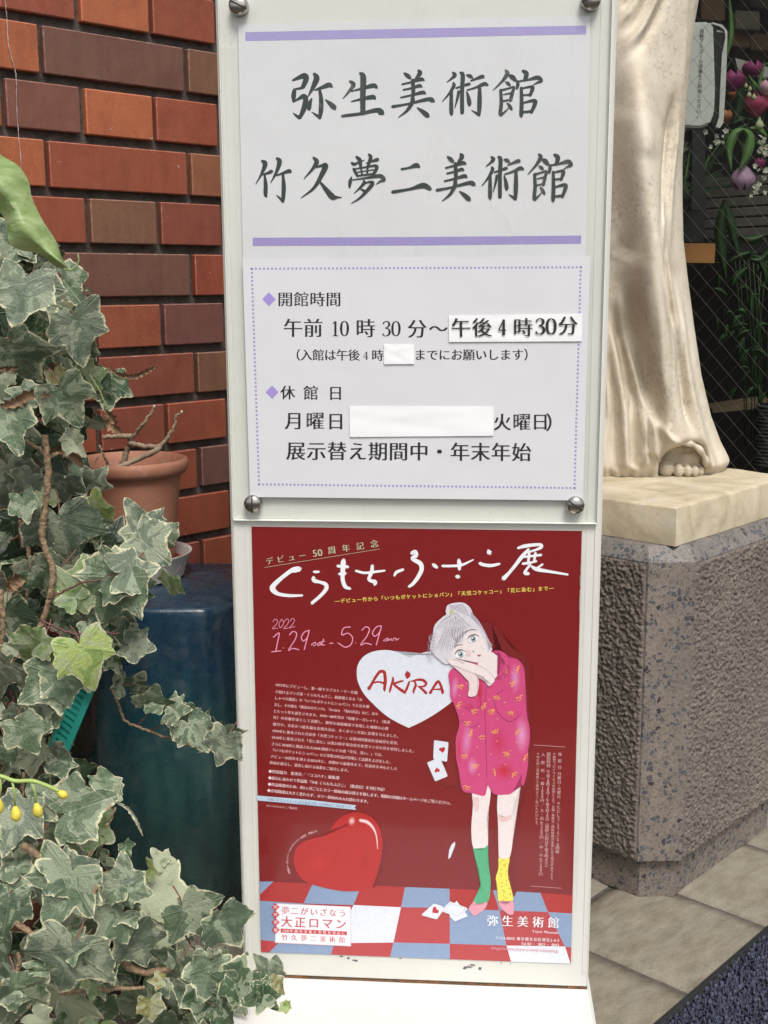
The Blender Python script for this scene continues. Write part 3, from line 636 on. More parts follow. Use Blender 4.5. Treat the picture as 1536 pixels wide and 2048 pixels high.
# white heart
hw = [(820,314),(880,295),(1000,252),(1130,225),(1270,222),(1420,250),(1560,330),(1640,450),(1660,600),(1600,740),(1430,925),(1200,1095),(1000,1212),(820,1297)]
hl = [(820,1297),(660,1220),(500,1122),(330,970),(200,830),(128,700),(96,580),(106,430),(180,310),(300,238),(460,210),(600,222),(720,262),(820,314)]
P.poly('white_heart', pz(PH, [tuple(q) for q in spline(hw, 5)[:-1]]+[tuple(q) for q in spline(hl, 5)[:-1]]), WHT)
INK = (.36, .022, .022)
AK = [[(262,752,50),(300,690,40),(350,600,40),(410,520,44),(450,508,46),(482,530,44),(492,650,46),(482,740,44),(484,782,24)], [(330,668,28),(400,655,26),(480,675,34)], [(598,592,26),(600,640,38),(578,700,32),(565,750,34),(552,802,20)], [(742,640,22),(700,650,30),(600,685,34)], [(610,690,30),(680,745,38),(745,790,44),(772,815,22)], [(832,648,26),(800,730,36),(768,810,24)], [(800,528,60),(806,560,84),(800,598,40)], [(902,650,26),(918,700,34),(892,770,36),(886,812,22)], [(858,648,22),(940,626,32),(1020,632,40),(1065,680,34),(1020,720,28),(950,718,22)], [(960,722,20),(1010,760,34),(1065,812,40)], [(1118,812,40),(1160,740,34),(1205,672,40),(1235,650,36),(1262,690,38),(1285,760,40),(1295,808,44)], [(1160,760,20),(1280,758,30)]]
P.strokes('heart_lettering', AK, INK, R=PH, wob=.12, n=10)
# brush title
WT = (.80, .80, .84)
T1_ = [[(482,385,32),(440,392,38),(400,405,28),(320,465,26),(252,530,32),(244,565,36),(290,604,24),(390,620,20),(505,618,14)], [(602,410,14),(625,412,18),(652,410,12)], [(600,460,24),(608,488,26),(660,502,20),(706,520,26),(714,556,26),(672,612,22),(586,688,20)],
      [(866,305,24),(862,340,34),(858,420,28),(858,480,26),(880,540,26),(925,560,14)], [(812,360,18),(905,368,20)], [(826,430,18),(882,424,22)], [(972,402,16),(1050,420,16),(1150,410,16),(1228,400,12)], [(1118,355,20),(1112,410,24),(1088,470,22),(1105,490,22),(1142,500,26),(1138,524,20)], [(1310,447,12),(1330,415,20),(1390,390,16)]]
T2_ = [[(13,235,22),(42,222,24),(52,250,24),(22,275,24),(34,290,24),(85,320,28),(96,370,26),(62,440,24),(22,490,20),(-10,512,16)], [(188,325,14),(205,338,22),(226,354,16)], [(268,340,16),(350,340,16),(430,332,16),(526,288,8)], [(405,288,18),(410,325,28),(410,372,16)], [(384,428,20),(405,430,24)], [(650,212,20),(660,232,32)], [(578,318,20),(620,332,20),(680,336,20),(745,322,14)],
      [(895,192,14),(950,176,22),(1030,165,20),(1085,164,18),(1088,185,20),(1040,208,14),(970,228,12)], [(985,200,14),(930,262,24),(870,340,20),(820,400,20),(775,446,28)], [(942,265,14),(1010,258,14),(1090,248,16)], [(935,322,16),(1000,312,14),(1050,300,14)], [(990,232,16),(984,290,16),(978,325,14)], [(1042,230,16),(1030,305,14)], [(1000,330,16),(970,365,14),(955,398,22),(985,404,20)], [(1010,345,16),(1055,368,24),(1150,385,18),(1312,412,12)], [(1102,325,12),(1050,362,14)]]
P.strokes('brush_title', T1_, WT, R=P9, wk=1.35); P.strokes('brush_title', T2_, WT, R=P10, wk=1.35)
PNK = (.76, .27, .40)
D_ = [[(245,850),(262,828),(285,838),(275,872),(240,910),(285,904)], [(318,830),(298,870),(312,902),(338,862),(325,830),(318,830)], [(345,850),(365,826),(385,838),(372,872),(340,910),(385,902)], [(395,846),(415,820),(434,836),(420,868),(392,902),(440,890)]]
P.strokes('date_lettering', [[(x, y, 5.5) for x, y in s_] for s_ in D_], PNK, R=P9)
D2 = [[(248,985),(300,948),(285,1030),(270,1108)], [(234,1113),(316,1105)], [(336,1078),(339,1080)], [(390,965),(420,935),(452,950),(440,1005),(382,1098),(420,1083),(472,1095)], [(562,925),(522,940),(495,985),(512,1018),(545,990),(566,925)], [(562,935),(520,1095)], [(925,895),(866,905),(850,965),(905,950),(944,990),(930,1048),(880,1072),(816,1035)], [(972,1034),(975,1036)], [(1024,925),(1062,893),(1092,915),(1070,975),(1015,1052),(1060,1038),(1112,1050)], [(1197,885),(1155,895),(1120,945),(1138,977),(1178,945),(1200,885)], [(1196,895),(1152,1055)], [(742,1040),(770,1036)]]
P.strokes('date_lettering', [[(x, y, 9.5) for x, y in s_] for s_ in D2], PNK, R=P9)
D3 = [[(580,1055),(612,1030),(622,1048),(598,1062)], [(660,1028),(635,1045),(645,1060),(668,1032),(664,1052),(680,1050)], [(692,998),(674,1050),(702,1052)], [(668,1026),(702,1020)], [(1214,1018),(1246,993),(1250,1010),(1228,1023)], [(1262,994),(1258,1014),(1286,998),(1286,1016)], [(1298,1018),(1308,994),(1328,998),(1326,1012),(1352,996)]]
P.strokes('date_lettering', [[(x, y, 8) for x, y in s_] for s_ in D3], PNK, R=P9)
GLD, YEL, PTX = (.50, .48, .33), (.80, .64, .12), (.80, .52, .52)
P.text('text_line', 'デビュー', (168, 325), (552, 262), 68, GLD, R=P9); P.text('text_line', '50', (590, 250), (682, 238), 88, GLD, R=P9)
for ch, x, y in (('周', 762, 222), ('年', 886, 204), ('記', 1010, 186), ('念', 1136, 166)): P.text('text_line', ch, (x-36, y+5), (x+36, y-5), 72, GLD, R=P9)
P.strokes('rule', [[(172, 373, 3.2), (1184, 210, 3.2)]], GLD, R=P9)
P.text('text_line', '―デビュー作から「いつもポケットにショパン」「天然コケッコー」「花に染む」まで―', (669, 1202.5), (1108, 1176), 9.8, YEL, style='bold', low=True)
Rz = (500, 1340, 4.389)
para = [('1972年にデビューし、第一線でラブストーリーを描', 222, 130, 945, 200), ('き続けるマンガ家・くらもちふさこ。初連載となる「お', 220, 190, 988, 262), ('しゃべり階段」や「いつもポケットにショパン」で人気を確', 215, 245, 1048, 322), ('立し、その後も「東京のカサノバ」「A-Girl」「海の天辺」など、次々', 212, 303, 1125, 388), ('とヒット作を誕生させます。1970〜80年代の「別冊マーガレット」（集英', 205, 360, 1232, 460), ('社）の看板作家として活躍し、独特な画面構成で表現した繊細な心理', 203, 415, 1216, 516), ('描写や、多彩かつ最先端な表現方法は、多くのマンガ家に影響を与えました。', 200, 475, 1322, 584), ('1994年に発表された代表作「天然コケッコー」は第20回講談社漫画賞を受賞。', 193, 533, 1322, 645), ('2010年に発表された「花に染む」は第21回手塚治虫文化賞マンガ大賞を受賞しました。', 190, 590, 1458, 715), ('さらに2018年に放送されたNHK連続テレビ小説「半分、青い。」では、', 187, 648, 1182, 748), ('「いつもポケットにショパン」など実際の作品が登場して話題をよびました。', 183, 700, 1252, 812), ('デビュー50周年を迎える2022年に、初期から最新作まで、代表作を中心とした', 178, 758, 1295, 868), ('原画を展示し、進化し続ける画業をご紹介します。', 172, 812, 886, 885),
        ('◆特別協力　集英社／『ココハナ』編集部', 160, 888, 785, 948), ('◆展示にあわせて作品集『THE くらもちふさこ』（集英社）を刊行予定!', 158, 945, 1182, 1050), ('◆作品保護のため、約1ヶ月ごとにカラー原画の展示替えを致します。期間の詳細はホームページをご覧ください。', 155, 1001, 1780, 1172), ('◆会場構成は大きく変わらず、カラー原画のみ入れ替わります。', 150, 1056, 1058, 1158)]
for k_, (tx, x0, y0, x1, y1) in enumerate(para): P.text('text_line', tx, (x0, y0), (x1, y1), 31 if k_ < 13 else 33, PTX if k_ < 13 else (.84, .62, .64), R=Rz, low=True)
P.poly('ribbon', pz(Rz, [(60, 1102), (500, 1138), (935, 1188), (918, 1206), (932, 1228), (500, 1178), (62, 1145)]), (.45, .55, .68))
P.text('text_line', '入館にはオンラインによる事前予約（日時指定）が必要です。', (148, 1132), (915, 1207), 27, (.16, .16, .3), R=Rz)
P.text('text_line', '©くらもちふさこ／集英社', (145, 1190), (415, 1216), 22, PTX, R=Rz, low=True)
# red heart with its printed gloss
ho = [(690,300),(740,205),(820,138),(930,108),(1040,135),(1120,210),(1160,330),(1160,450),(1130,600),(1085,735),(1045,782),(970,798),(820,800),(650,770),(500,722),(430,665),(385,560),(392,460),(440,385),(530,338),(640,322)]
P.poly('heart_shadow', pz(PL, sm([(1090,200),(1178,340),(1182,450),(1158,610),(1110,740),(1075,760),(1000,600),(1000,300)])), (.16, .008, .010))
P.poly('red_heart', pz(PL, sm(ho)), (.42, .018, .018))
def blob(name, cx, cy, rx, ry, ang, c0, c1, n=6, R=PL):
    for k_ in range(n):
        f_ = 1-k_/n; c_ = tuple(c0[q]+(c1[q]-c0[q])*(k_/(n-1))**1.3 for q in range(3)); ca, sa_ = math.cos(ang), math.sin(ang)
        P.poly(name, pz(R, [(cx+f_*(rx*math.cos(a)*ca-ry*math.sin(a)*sa_), cy+f_*(rx*math.cos(a)*sa_+ry*math.sin(a)*ca)) for a in [6.2832*q/24 for q in range(24)]]), c_)
blob('heart_tone', 1010, 520, 60, 150, .1, (.41, .018, .018), (.36, .015, .015), 5)
blob('heart_tone', 600, 560, 150, 110, -.3, (.425, .018, .018), (.47, .024, .022), 5)
blob('heart_gloss', 893, 185, 34, 44, .3, (.46, .04, .04), (.80, .52, .52), 7)
for k_ in range(6): P.strokes('heart_gloss', [[(965, 178, 40-5.5*k_), (1030, 195, 42-5.5*k_), (1080, 245, 30-4*k_), (1110, 320, 18-2.5*k_), (1120, 430, 10-1.4*k_)]], tuple((.46, .04, .04)[q]+((.85, .62, .62)[q]-(.46, .04, .04)[q])*(k_/5)**1.4 for q in range(3)), R=PL)
arc = spline([(352, 662), (330, 580), (330, 500), (355, 430), (400, 370), (460, 325), (530, 290), (612, 265)], 4)
for ch, q, q2 in zip('（別冊マーガレット）1986年23号・集英社 表紙より', arc[:-1], arc[1:]): P.text('text_line', ch, tuple(q), tuple(q2), 22, PTX, R=PL)
# venue box
P.poly('title_box_edge', pz(PL, [(226, 905), (884, 936), (888, 1286), (218, 1255)]), (.62, .45, .50)); P.poly('title_box', pz(PL, [(231, 911), (879, 941), (882, 1279), (223, 1249)]), (.76, .77, .83))
BR = (.50, .045, .06)
P.text('text_line', '夢二がいざなう', (268, 968), (852, 998), 72, BR, R=PL); P.text('text_line', '大正ロマン', (262, 1068), (856, 1092), 102, BR, R=PL, style='bold')
P.poly('bar', pz(PL, [(270, 1128), (852, 1154), (850, 1188), (268, 1164)]), BR); P.text('text_line', '100年前の文化と女性を中心に', (282, 1146), (842, 1171), 30, (.8, .78, .8), R=PL)
P.text('text_line', '竹久夢二美術館', (262, 1204), (850, 1231), 58, BR, R=PL)
for k_, ch in enumerate('同時開催'):
    x, y = 224+k_*.5, 940+k_*67; P.poly('diamond', pz(PL, [(x-36, y), (x, y-36), (x+36, y), (x, y+36)]), BR); P.text('text_line', ch, (x-18, y), (x+18, y+1), 36, (.8, .78, .8), R=PL, style='sans')
RM = (830, 1740, 4.267); WW = (.82, .82, .86)
for ch, x in zip('弥生美術館', (662, 790, 920, 1052, 1183)): P.text('text_line', ch, (x-52, 432+(x-662)*.035), (x+52, 434+(x-662)*.035), 100, WW, R=RM)
P.text('text_line', 'Yayoi Museum', (1000, 522), (1226, 534), 34, (.78, .62, .68), R=RM); P.text('text_line', '〒113-0032 東京都文京区弥生2-4-3', (682, 578), (1230, 602), 33, (.8, .74, .8), R=RM)
P.text('text_line', 'Tel 03 − 3812 − 0012', (905, 628), (1230, 641), 38, (.8, .74, .8), R=RM); P.text('text_line', 'https://www.yayoi-yumeji-museum.jp', (652, 664), (1226, 690), 38, (.62, .30, .36), R=RM)
RV = (830, 1450, 4.8); VT = (.60, .34, .35)
P.strokes('rule', [[(1140, 192, 4), (1440, 211, 4)]], VT, R=RV); P.strokes('rule', [[(1115, 1546, 4), (1405, 1567, 4)]], VT, R=RV)
for tx, a_, b_, h_ in (('休 館 日 月曜日・火曜日 ＊ただし3／21、5／2、4開館', (1392, 262), (1366, 1235), 38), ('＊新型コロナウイルスの影響により、会期・休館日・開館時間が変更になる場合があります。', (1338, 262), (1312, 1500), 30), ('開館時間 午前10時30分〜午後4時30分（最終入館は午後4時まで）', (1284, 262), (1258, 1385), 38), ('入 館 料 一般1000円／大・高生900円／中・小生500円', (1230, 262), (1206, 1455), 38), ('＊竹久夢二美術館と2館併せてご覧いただけます。', (1182, 262), (1166, 970), 30)):
    P.vtext('text_line', tx, a_, b_, h_, VT, R=RV)
# playing cards
HR = (.46, .02, .03)
def heart(cx, cy, r, ang, c=HR):
    pts = []
    for k_ in range(22):
        a = 6.2832*k_/22; x = 16*math.sin(a)**3/17; y = -(13*math.cos(a)-5*math.cos(2*a)-2*math.cos(3*a)-math.cos(4*a))/17
        pts.append((cx+r*(x*math.cos(ang)-y*math.sin(ang)), cy+r*(x*math.sin(ang)+y*math.cos(ang))))
    return pts
P.poly('card_shadow', pz(RV, sm([(330, 250), (385, 270), (380, 430), (400, 540), (330, 590), (270, 560), (290, 420)])), (.20, .010, .012))
P.poly('card', pz(RV, [(192,146),(312,164),(321,174),(308,346),(298,352),(184,328),(175,318),(182,154)]), WHT); P.poly('card_pip', pz(RV, heart(262, 238, 33, -.25)), HR)
P.poly('card', pz(RV, [(122,358),(232,312),(242,316),(312,482),(308,494),(200,540),(190,534),(118,368)]), WHT); P.poly('card_pip', pz(RV, heart(212, 434, 28, 2.9)), HR)
P.poly('card', pz(RV, [(384,1118),(386,1150),(340,1272),(318,1288),(328,1200),(350,1150)]), WHT); P.poly('card_shadow', pz(RV, [(425,1205),(428,1260),(400,1335),(386,1330),(398,1225)]), (.20, .010, .012))
P.poly('card', pz(RM, [(160,286),(232,306),(250,330),(190,418),(172,418),(60,388),(58,378)]), WHT); P.poly('card_pip', pz(RM, heart(172, 346, 34, .9)), HR)
P.poly('card', pz(RM, [(355,262),(452,394),(340,440),(296,396),(300,330)]), (.66, .68, .76)); P.poly('card', pz(RM, [(300,268),(440,322),(448,334),(372,405),(225,352),(222,342)]), WHT)
P.strokes('card_line', [[(300, 282, 2), (430, 330, 2)], [(430, 330, 2), (370, 392, 2)], [(370, 392, 2), (236, 344, 2)], [(236, 344, 2), (300, 282, 2)]], (.3, .32, .4), R=RM, cap=False)
# standing figure: a plain generic illustration in the same place and colours
RF = (830, 1180, 5.389)
SK, SK2, HRC, HR2, PK, PK2, PK3, ORG_ = (.76, .66, .66), (.66, .42, .40), (.62, .59, .65), (.30, .26, .32), (.56, .060, .19), (.50, .035, .12), (.58, .13, .32), (.80, .36, .10)
def px5(*p): return [(RF[0]+x/RF[2], RF[1]+y/RF[2]) for x, y in p]
def px6(*p): return [(RV[0]+x/RV[2], RV[1]+y/RV[2]) for x, y in p]
sh = px5((700,350),(820,350),(920,450),(1040,620),(1170,700),(1235,840),(1230,1100),(1255,1500))+px6((1125,200),(1110,520),(1050,640),(1000,850),(1010,1000),(950,1300),(975,1600),(880,1640),(830,1300),(900,900),(980,560))+px5((1100,900),(800,600))
P.poly('figure_shadow', sm(sh, 4), (.17, .009, .011)); fg = po
P.poly('leg', sm(px6((545,640),(555,780),(540,1000),(560,1180),(640,1200),(700,1160),(690,900),(715,760),(725,620),(690,520),(560,560)), 5), SK)
P.poly('leg', sm(px6((795,650),(788,800),(800,960),(806,1275),(850,1290),(908,1270),(938,1100),(935,850),(985,680),(1025,520),(1000,440),(820,560)), 5), SK)
P.poly('leg_tone', sm(px6((555,760),(560,700),(610,700),(615,780),(590,840)), 4), (.70, .52, .52)); P.poly('leg_tone', sm(px6((800,850),(850,890),(920,860),(925,900),(860,930),(808,920)), 4), (.70, .50, .48))
P.poly('sock', sm(px6((556,1180),(640,1202),(700,1158),(698,1300),(725,1480),(718,1640),(690,1700),(620,1725),(562,1690),(625,1560),(620,1420),(580,1280)), 5), (.085, .38, .20))
P.poly('sock', sm(px6((800,1275),(850,1290),(908,1275),(890,1400),(905,1500),(940,1640),(935,1690),(870,1722),(800,1690),(795,1560),(775,1470),(800,1380)), 5), (.76, .68, .10))
for k_ in range(22):
    x = random.uniform(800, 900)+(k_/22)*25; y = 1300+k_*18; a = random.uniform(0, 3.1); P.strokes('sock_mark', [[(x-11*math.cos(a), y-11*math.sin(a), 5), (x+11*math.cos(a), y+11*math.sin(a), 5)]], (.16, .22, .06), R=RV, cap=False)
P.poly('slipper', sm(px6((562,1690),(620,1728),(694,1700),(672,1760),(600,1820),(560,1828),(528,1790),(518,1755)), 5), (.68, .30, .38)); P.poly('slipper', sm(px6((800,1690),(870,1724),(940,1690),(948,1800),(920,1822),(890,1812),(820,1750)), 5), (.68, .30, .38))
shirt = px5((860,655),(960,690),(1010,730),(1100,745),(1170,830),(1185,950),(1180,1100),(1205,1280),(1225,1500),(1215,1620))+px6((1085,210),(1083,400),(1045,570),(1018,560),(1028,470),(940,645),(850,670),(760,664),(716,610),(686,560),(682,650),(655,682),(560,655),(460,632),(430,500),(395,260))+px5((440,1600),(478,1420),(410,1200),(365,960),(362,900),(400,850),(520,800))
P.poly('shirt', sm(shirt, 4), PK)
blob('shirt_tone', 700, 1100, 60, 260, 0, (.56, .06, .19), (.50, .025, .06), 6, R=RF); blob('shirt_tone', 960, 1950, 150, 150, 0, (.56, .06, .19), (.50, .02, .04), 7, R=RF); blob('shirt_tone', 600, 1260, 70, 60, .2, (.56, .06, .19), (.48, .03, .09), 6, R=RF); blob('shirt_tone', 480, 1720, 40, 200, 0, (.56, .06, .19), (.50, .03, .07), 6, R=RF); blob('shirt_tone', 1150, 1560, 90, 240, 0, (.56, .06, .19), (.66, .28, .50), 7, R=RF); blob('shirt_tone', 560, 1620, 70, 260, .1, (.56, .06, .19), (.62, .20, .42), 7, R=RF); blob('shirt_tone', 900, 1650, 130, 230, 0, (.56, .06, .19), (.50, .03, .09), 7, R=RF); blob('shirt_tone', 430, 1050, 50, 160, .1, (.56, .06, .19), (.62, .22, .44), 6, R=RF); blob('shirt_tone', 1080, 950, 70, 190, 0, (.56, .06, .19), (.62, .22, .44), 6, R=RF); blob('shirt_tone', 620, 1900, 70, 120, 0, (.56, .06, .19), (.64, .24, .46), 6, R=RF)
if 0: P.poly('shirt_tone', sm(px5((370,930),(450,940),(540,1100),(520,1280),(440,1250)), 5), PK3); P.poly('shirt_tone', sm(px5((1060,760),(1160,850),(1172,1080),(1100,1200),(1060,1050)), 5), PK3)
if 0: P.poly('shirt_tone', sm(px5((520,1500),(640,1380),(740,1500),(700,1800),(560,1760)), 5), PK2); P.poly('shirt_tone', sm(px5((800,1420),(1000,1400),(1130,1560),(1040,1840),(840,1900),(780,1650)), 5), PK2)
if 0: P.poly('shirt_tone', sm(px5((1130,1480),(1215,1460),(1215,1620),(1140,1760)), 5), PK3); P.poly('shirt_tone', sm(px5((480,1420),(520,1500),(500,1760),(450,1700),(445,1580)), 5), PK3)
if 0: P.poly('shirt_tone', sm(px6((560,420),(660,380),(670,600),(600,630),(500,600)), 5), PK3); P.poly('shirt_tone', sm(px6((780,420),(900,380),(960,520),(880,620),(790,600)), 5), (.52, .03, .06))
P.strokes('shirt_line', [[(765,1060,5),(755,1300,5),(765,1640,5),(775,2020,5)], [(560,1130,5),(690,1110,5)], [(700,1115,5),(708,1260,5)], [(700,1250,5),(620,1300,5),(530,1260,5)], [(500,1400,5),(600,1480,5),(700,1430,5)], [(780,1040,5),(860,960,5),(940,960,5)], [(860,1150,5),(950,1070,5)], [(850,1180,5),(900,1330,5),(1020,1418,5),(1130,1350,5)], [(980,760,5),(1010,850,4),(960,950,5)]], (.30, .03, .12), R=RF, cap=False)
rq = random.Random(11)
for (x, y, a) in ((480,1030,-.1),(470,1230,-.8),(560,1430,-.2),(600,1540,-1.2),(640,1300,0),(740,1240,-1.),(820,1300,-.1),(880,1150,.3),(1050,1000,-.3),(1100,840,-1),(1125,1150,-.6),(1030,1320,-.2),(720,1580,0),(860,1520,-.5),(1110,1520,-.6),(530,1780,.1),(650,1890,-.3),(980,1760,.3),(860,1960,1.2),(1070,1980,-.6),(1190,1800,-1),(560,2120,.3),(960,850,.4)):
    st = [(x+(-34+9*k_)*math.cos(a)-rq.uniform(-16, 16)*math.sin(a), y+(-34+9*k_)*math.sin(a)+rq.uniform(-16, 16)*math.cos(a), 5) for k_ in range(9)]
    st = [(q[0], q[1], 8.5) for q in st]; P.strokes('shirt_print', [[(q[0]+rq.uniform(-6, 6), q[1]+26+rq.uniform(-8, 8), 6) for q in st[1:-1]]], ORG_, R=RF, cap=False, n=3)
    P.strokes('shirt_print', [st], ORG_, R=RF, cap=False, n=3)
for (x, y) in ((560,1000),(480,1140),(800,1180),(970,1210),(1050,900),(520,1335),(690,1470),(890,1390),(885,1630),(670,1690),(1095,1640),(815,1770),(975,1880),(690,1990),(1030,1730)): P.strokes('shirt_print', [[(x, y, 14)]], (.80, .36, .30), R=RF)
P.poly('neck', sm(px5((760,620),(860,690),(975,770),(940,860),(860,955),(790,1025),(700,900),(680,780)), 5), SK)
P.poly('hair', sm(px5((345,260),(300,290),(225,360),(198,430),(205,520),(165,590),(180,660),(250,740),(340,800),(430,760),(560,700),(820,660),(790,560),(730,420),(660,320),(600,270)), 5), HRC)
P.poly('hair_bun', sm(px5((330,230),(350,165),(430,138),(530,140),(600,200),(620,280),(560,330),(420,330),(350,290)), 5), HRC)
P.poly('face', sm(px5((430,470),(560,405),(680,430),(740,540),(775,640),(760,720),(690,780),(600,770),(470,740),(400,700),(380,600)), 5), SK)
P.poly('hair', sm(px5((300,440),(420,400),(560,390),(640,420),(520,450),(440,520),(420,620),(330,700),(250,700),(200,600),(230,500)), 5), HRC)
hl_ = []
for k_ in range(26):
    a = k_/26; x0 = 300+a*330+rq.uniform(-10, 10); hl_.append([(400+rq.uniform(-15, 60), 255+rq.uniform(-12, 12), 3), (x0*.8+40, 330+rq.uniform(-10, 30), 4), (215+a*420, 430+rq.uniform(-20, 40)-a*30, 3)])
for k_ in range(16): a = k_/16; hl_.append([(560-a*260, 400+rq.uniform(-8, 8), 3), (430-a*160, 480+40*a, 4), (400-a*190, 640+rq.uniform(-30, 60), 3)])
for k_ in range(9): a = k_/9; hl_.append([(395, 240, 3), (380+a*150, 165+rq.uniform(-10, 10), 4), (430+a*180, 220+a*70, 3)])
P.strokes('hair_line', hl_, HR2, R=RF, cap=False, n=4); P.strokes('hair_line', [[(q[0]+7, q[1]+4, 4) for q in s_] for s_ in hl_[::2]], (.74, .72, .76), R=RF, cap=False, n=4)
for k_ in range(14):
    a = k_/14; x0, y0 = (190+10*math.sin(k_*3)-20*a, 470+a*250); P.strokes('hair_wisp', [[(x0+40, y0, 4), (x0-10-rq.uniform(0, 35), y0+20, 4), (x0-rq.uniform(0, 30), y0+60+rq.uniform(0, 40), 3), (x0+20, y0+95, 2)]], (.66, .62, .68) if k_ % 2 else HR2, R=RF, cap=False, n=5)
for k_ in range(8): P.strokes('hair_wisp', [[(600, 230+8*k_, 3), (690+4*k_, 340+10*k_, 4), (760+6*k_, 470+12*k_, 4), (800+5*k_, 640-6*k_, 3)]], (.62, .52, .58) if k_ % 2 else HR2, R=RF, cap=False, n=5)
for k_ in range(10): P.strokes('hair_wisp', [[(420+12*k_, 400+3*k_, 4), (400+14*k_, 470+6*k_, 5), (430+8*k_, 540+4*k_, 3)]], (.70, .66, .72) if k_ % 2 else HR2, R=RF, cap=False, n=5)
P.strokes('hair_tie', [[(395, 238, 40)]], (.50, .50, .14), R=RF)
P.poly('cheek', sm(px5((555,640),(590,650),(600,700),(560,700)), 5), (.74, .54, .52))
for ex_, ey_, ang_ in ((628, 528, .35), (492, 692, .35)):
    P.poly('eye', px5(*[(ex_+58*math.cos(a)*math.cos(ang_)-34*math.sin(a)*math.sin(ang_), ey_-58*math.cos(a)*math.sin(ang_)*.6+36*math.sin(a)) for a in [6.2832*q/18 for q in range(18)]]), (.80, .80, .84))
    P.poly('iris', px5(*[(ex_+30*math.cos(a), ey_+32*math.sin(a)) for a in [6.2832*q/18 for q in range(18)]]), (.28, .36, .40)); P.poly('pupil', px5(*[(ex_+15*math.cos(a), ey_+16*math.sin(a)) for a in [6.2832*q/14 for q in range(14)]]), (.03, .03, .04)); P.poly('eye_light', px5(*[(ex_-8+8*math.cos(a), ey_-8+8*math.sin(a)) for a in [6.2832*q/10 for q in range(10)]]), (.9, .9, .92))
P.strokes('face_line', [[(568,520,5),(600,492,11),(650,482,11),(690,505,5)], [(432,690,5),(455,655,11),(500,645,11),(548,668,5)], [(545,455,4),(610,425,7),(672,432,4)], [(420,620,4),(465,590,7),(520,592,4)], [(620,650,4),(640,672,6)]], (.10, .08, .09), R=RF, cap=False)
P.strokes('mouth', [[(672,700,6),(692,705,14),(712,698,6)]], (.45, .06, .08), R=RF)
P.poly('arm', sm(px5((330,740),(420,740),(540,770),(700,820),(800,880),(862,965),(790,1035),(740,940),(640,900),(520,860),(400,810)), 5), SK); P.poly('arm', sm(px5((380,800),(460,840),(560,850),(680,950),(672,1110),(620,1150),(570,1130),(590,1010),(500,900)), 5), (.72, .60, .60))
P.strokes('arm_line', [[(330,740,4),(450,760,4),(540,790,4)], [(400,810,4),(520,862,4),(640,905,4),(675,960,4),(672,1110,4)], [(560,765,4),(700,822,4),(800,885,4),(862,965,4)], [(640,905,4),(740,942,4),(790,1030,4)], [(430,745,4),(530,800,4)]], (.32, .22, .22), R=RF, cap=False)
P.poly('collar', sm(px5((850,652),(930,660),(1005,730),(980,860),(900,940),(870,955),(960,830),(960,760),(900,705)), 4), PK); 
# small grey lettering fragments along the right edge of the poster film
P.strokes('edge_mark', [[(1162.5, 1118, 1.4), (1161.5, 1142, 1.4)], [(1161, 1150, 2), (1160.5, 1172, 1.6)], [(1160, 1180, 1.6), (1159, 1222, 2)]], (.30, .28, .22), cap=False, wob=.6, n=8)
# clear film pocket over the poster
film = mesh('poster_film', [onsign(497, 1046, .0008), onsign(1170, 1055, .0008), onsign(1147.5, 1938, .0008), onsign(516.5, 1913, .0008)], [(0, 3, 2, 1)], m_clear, po)
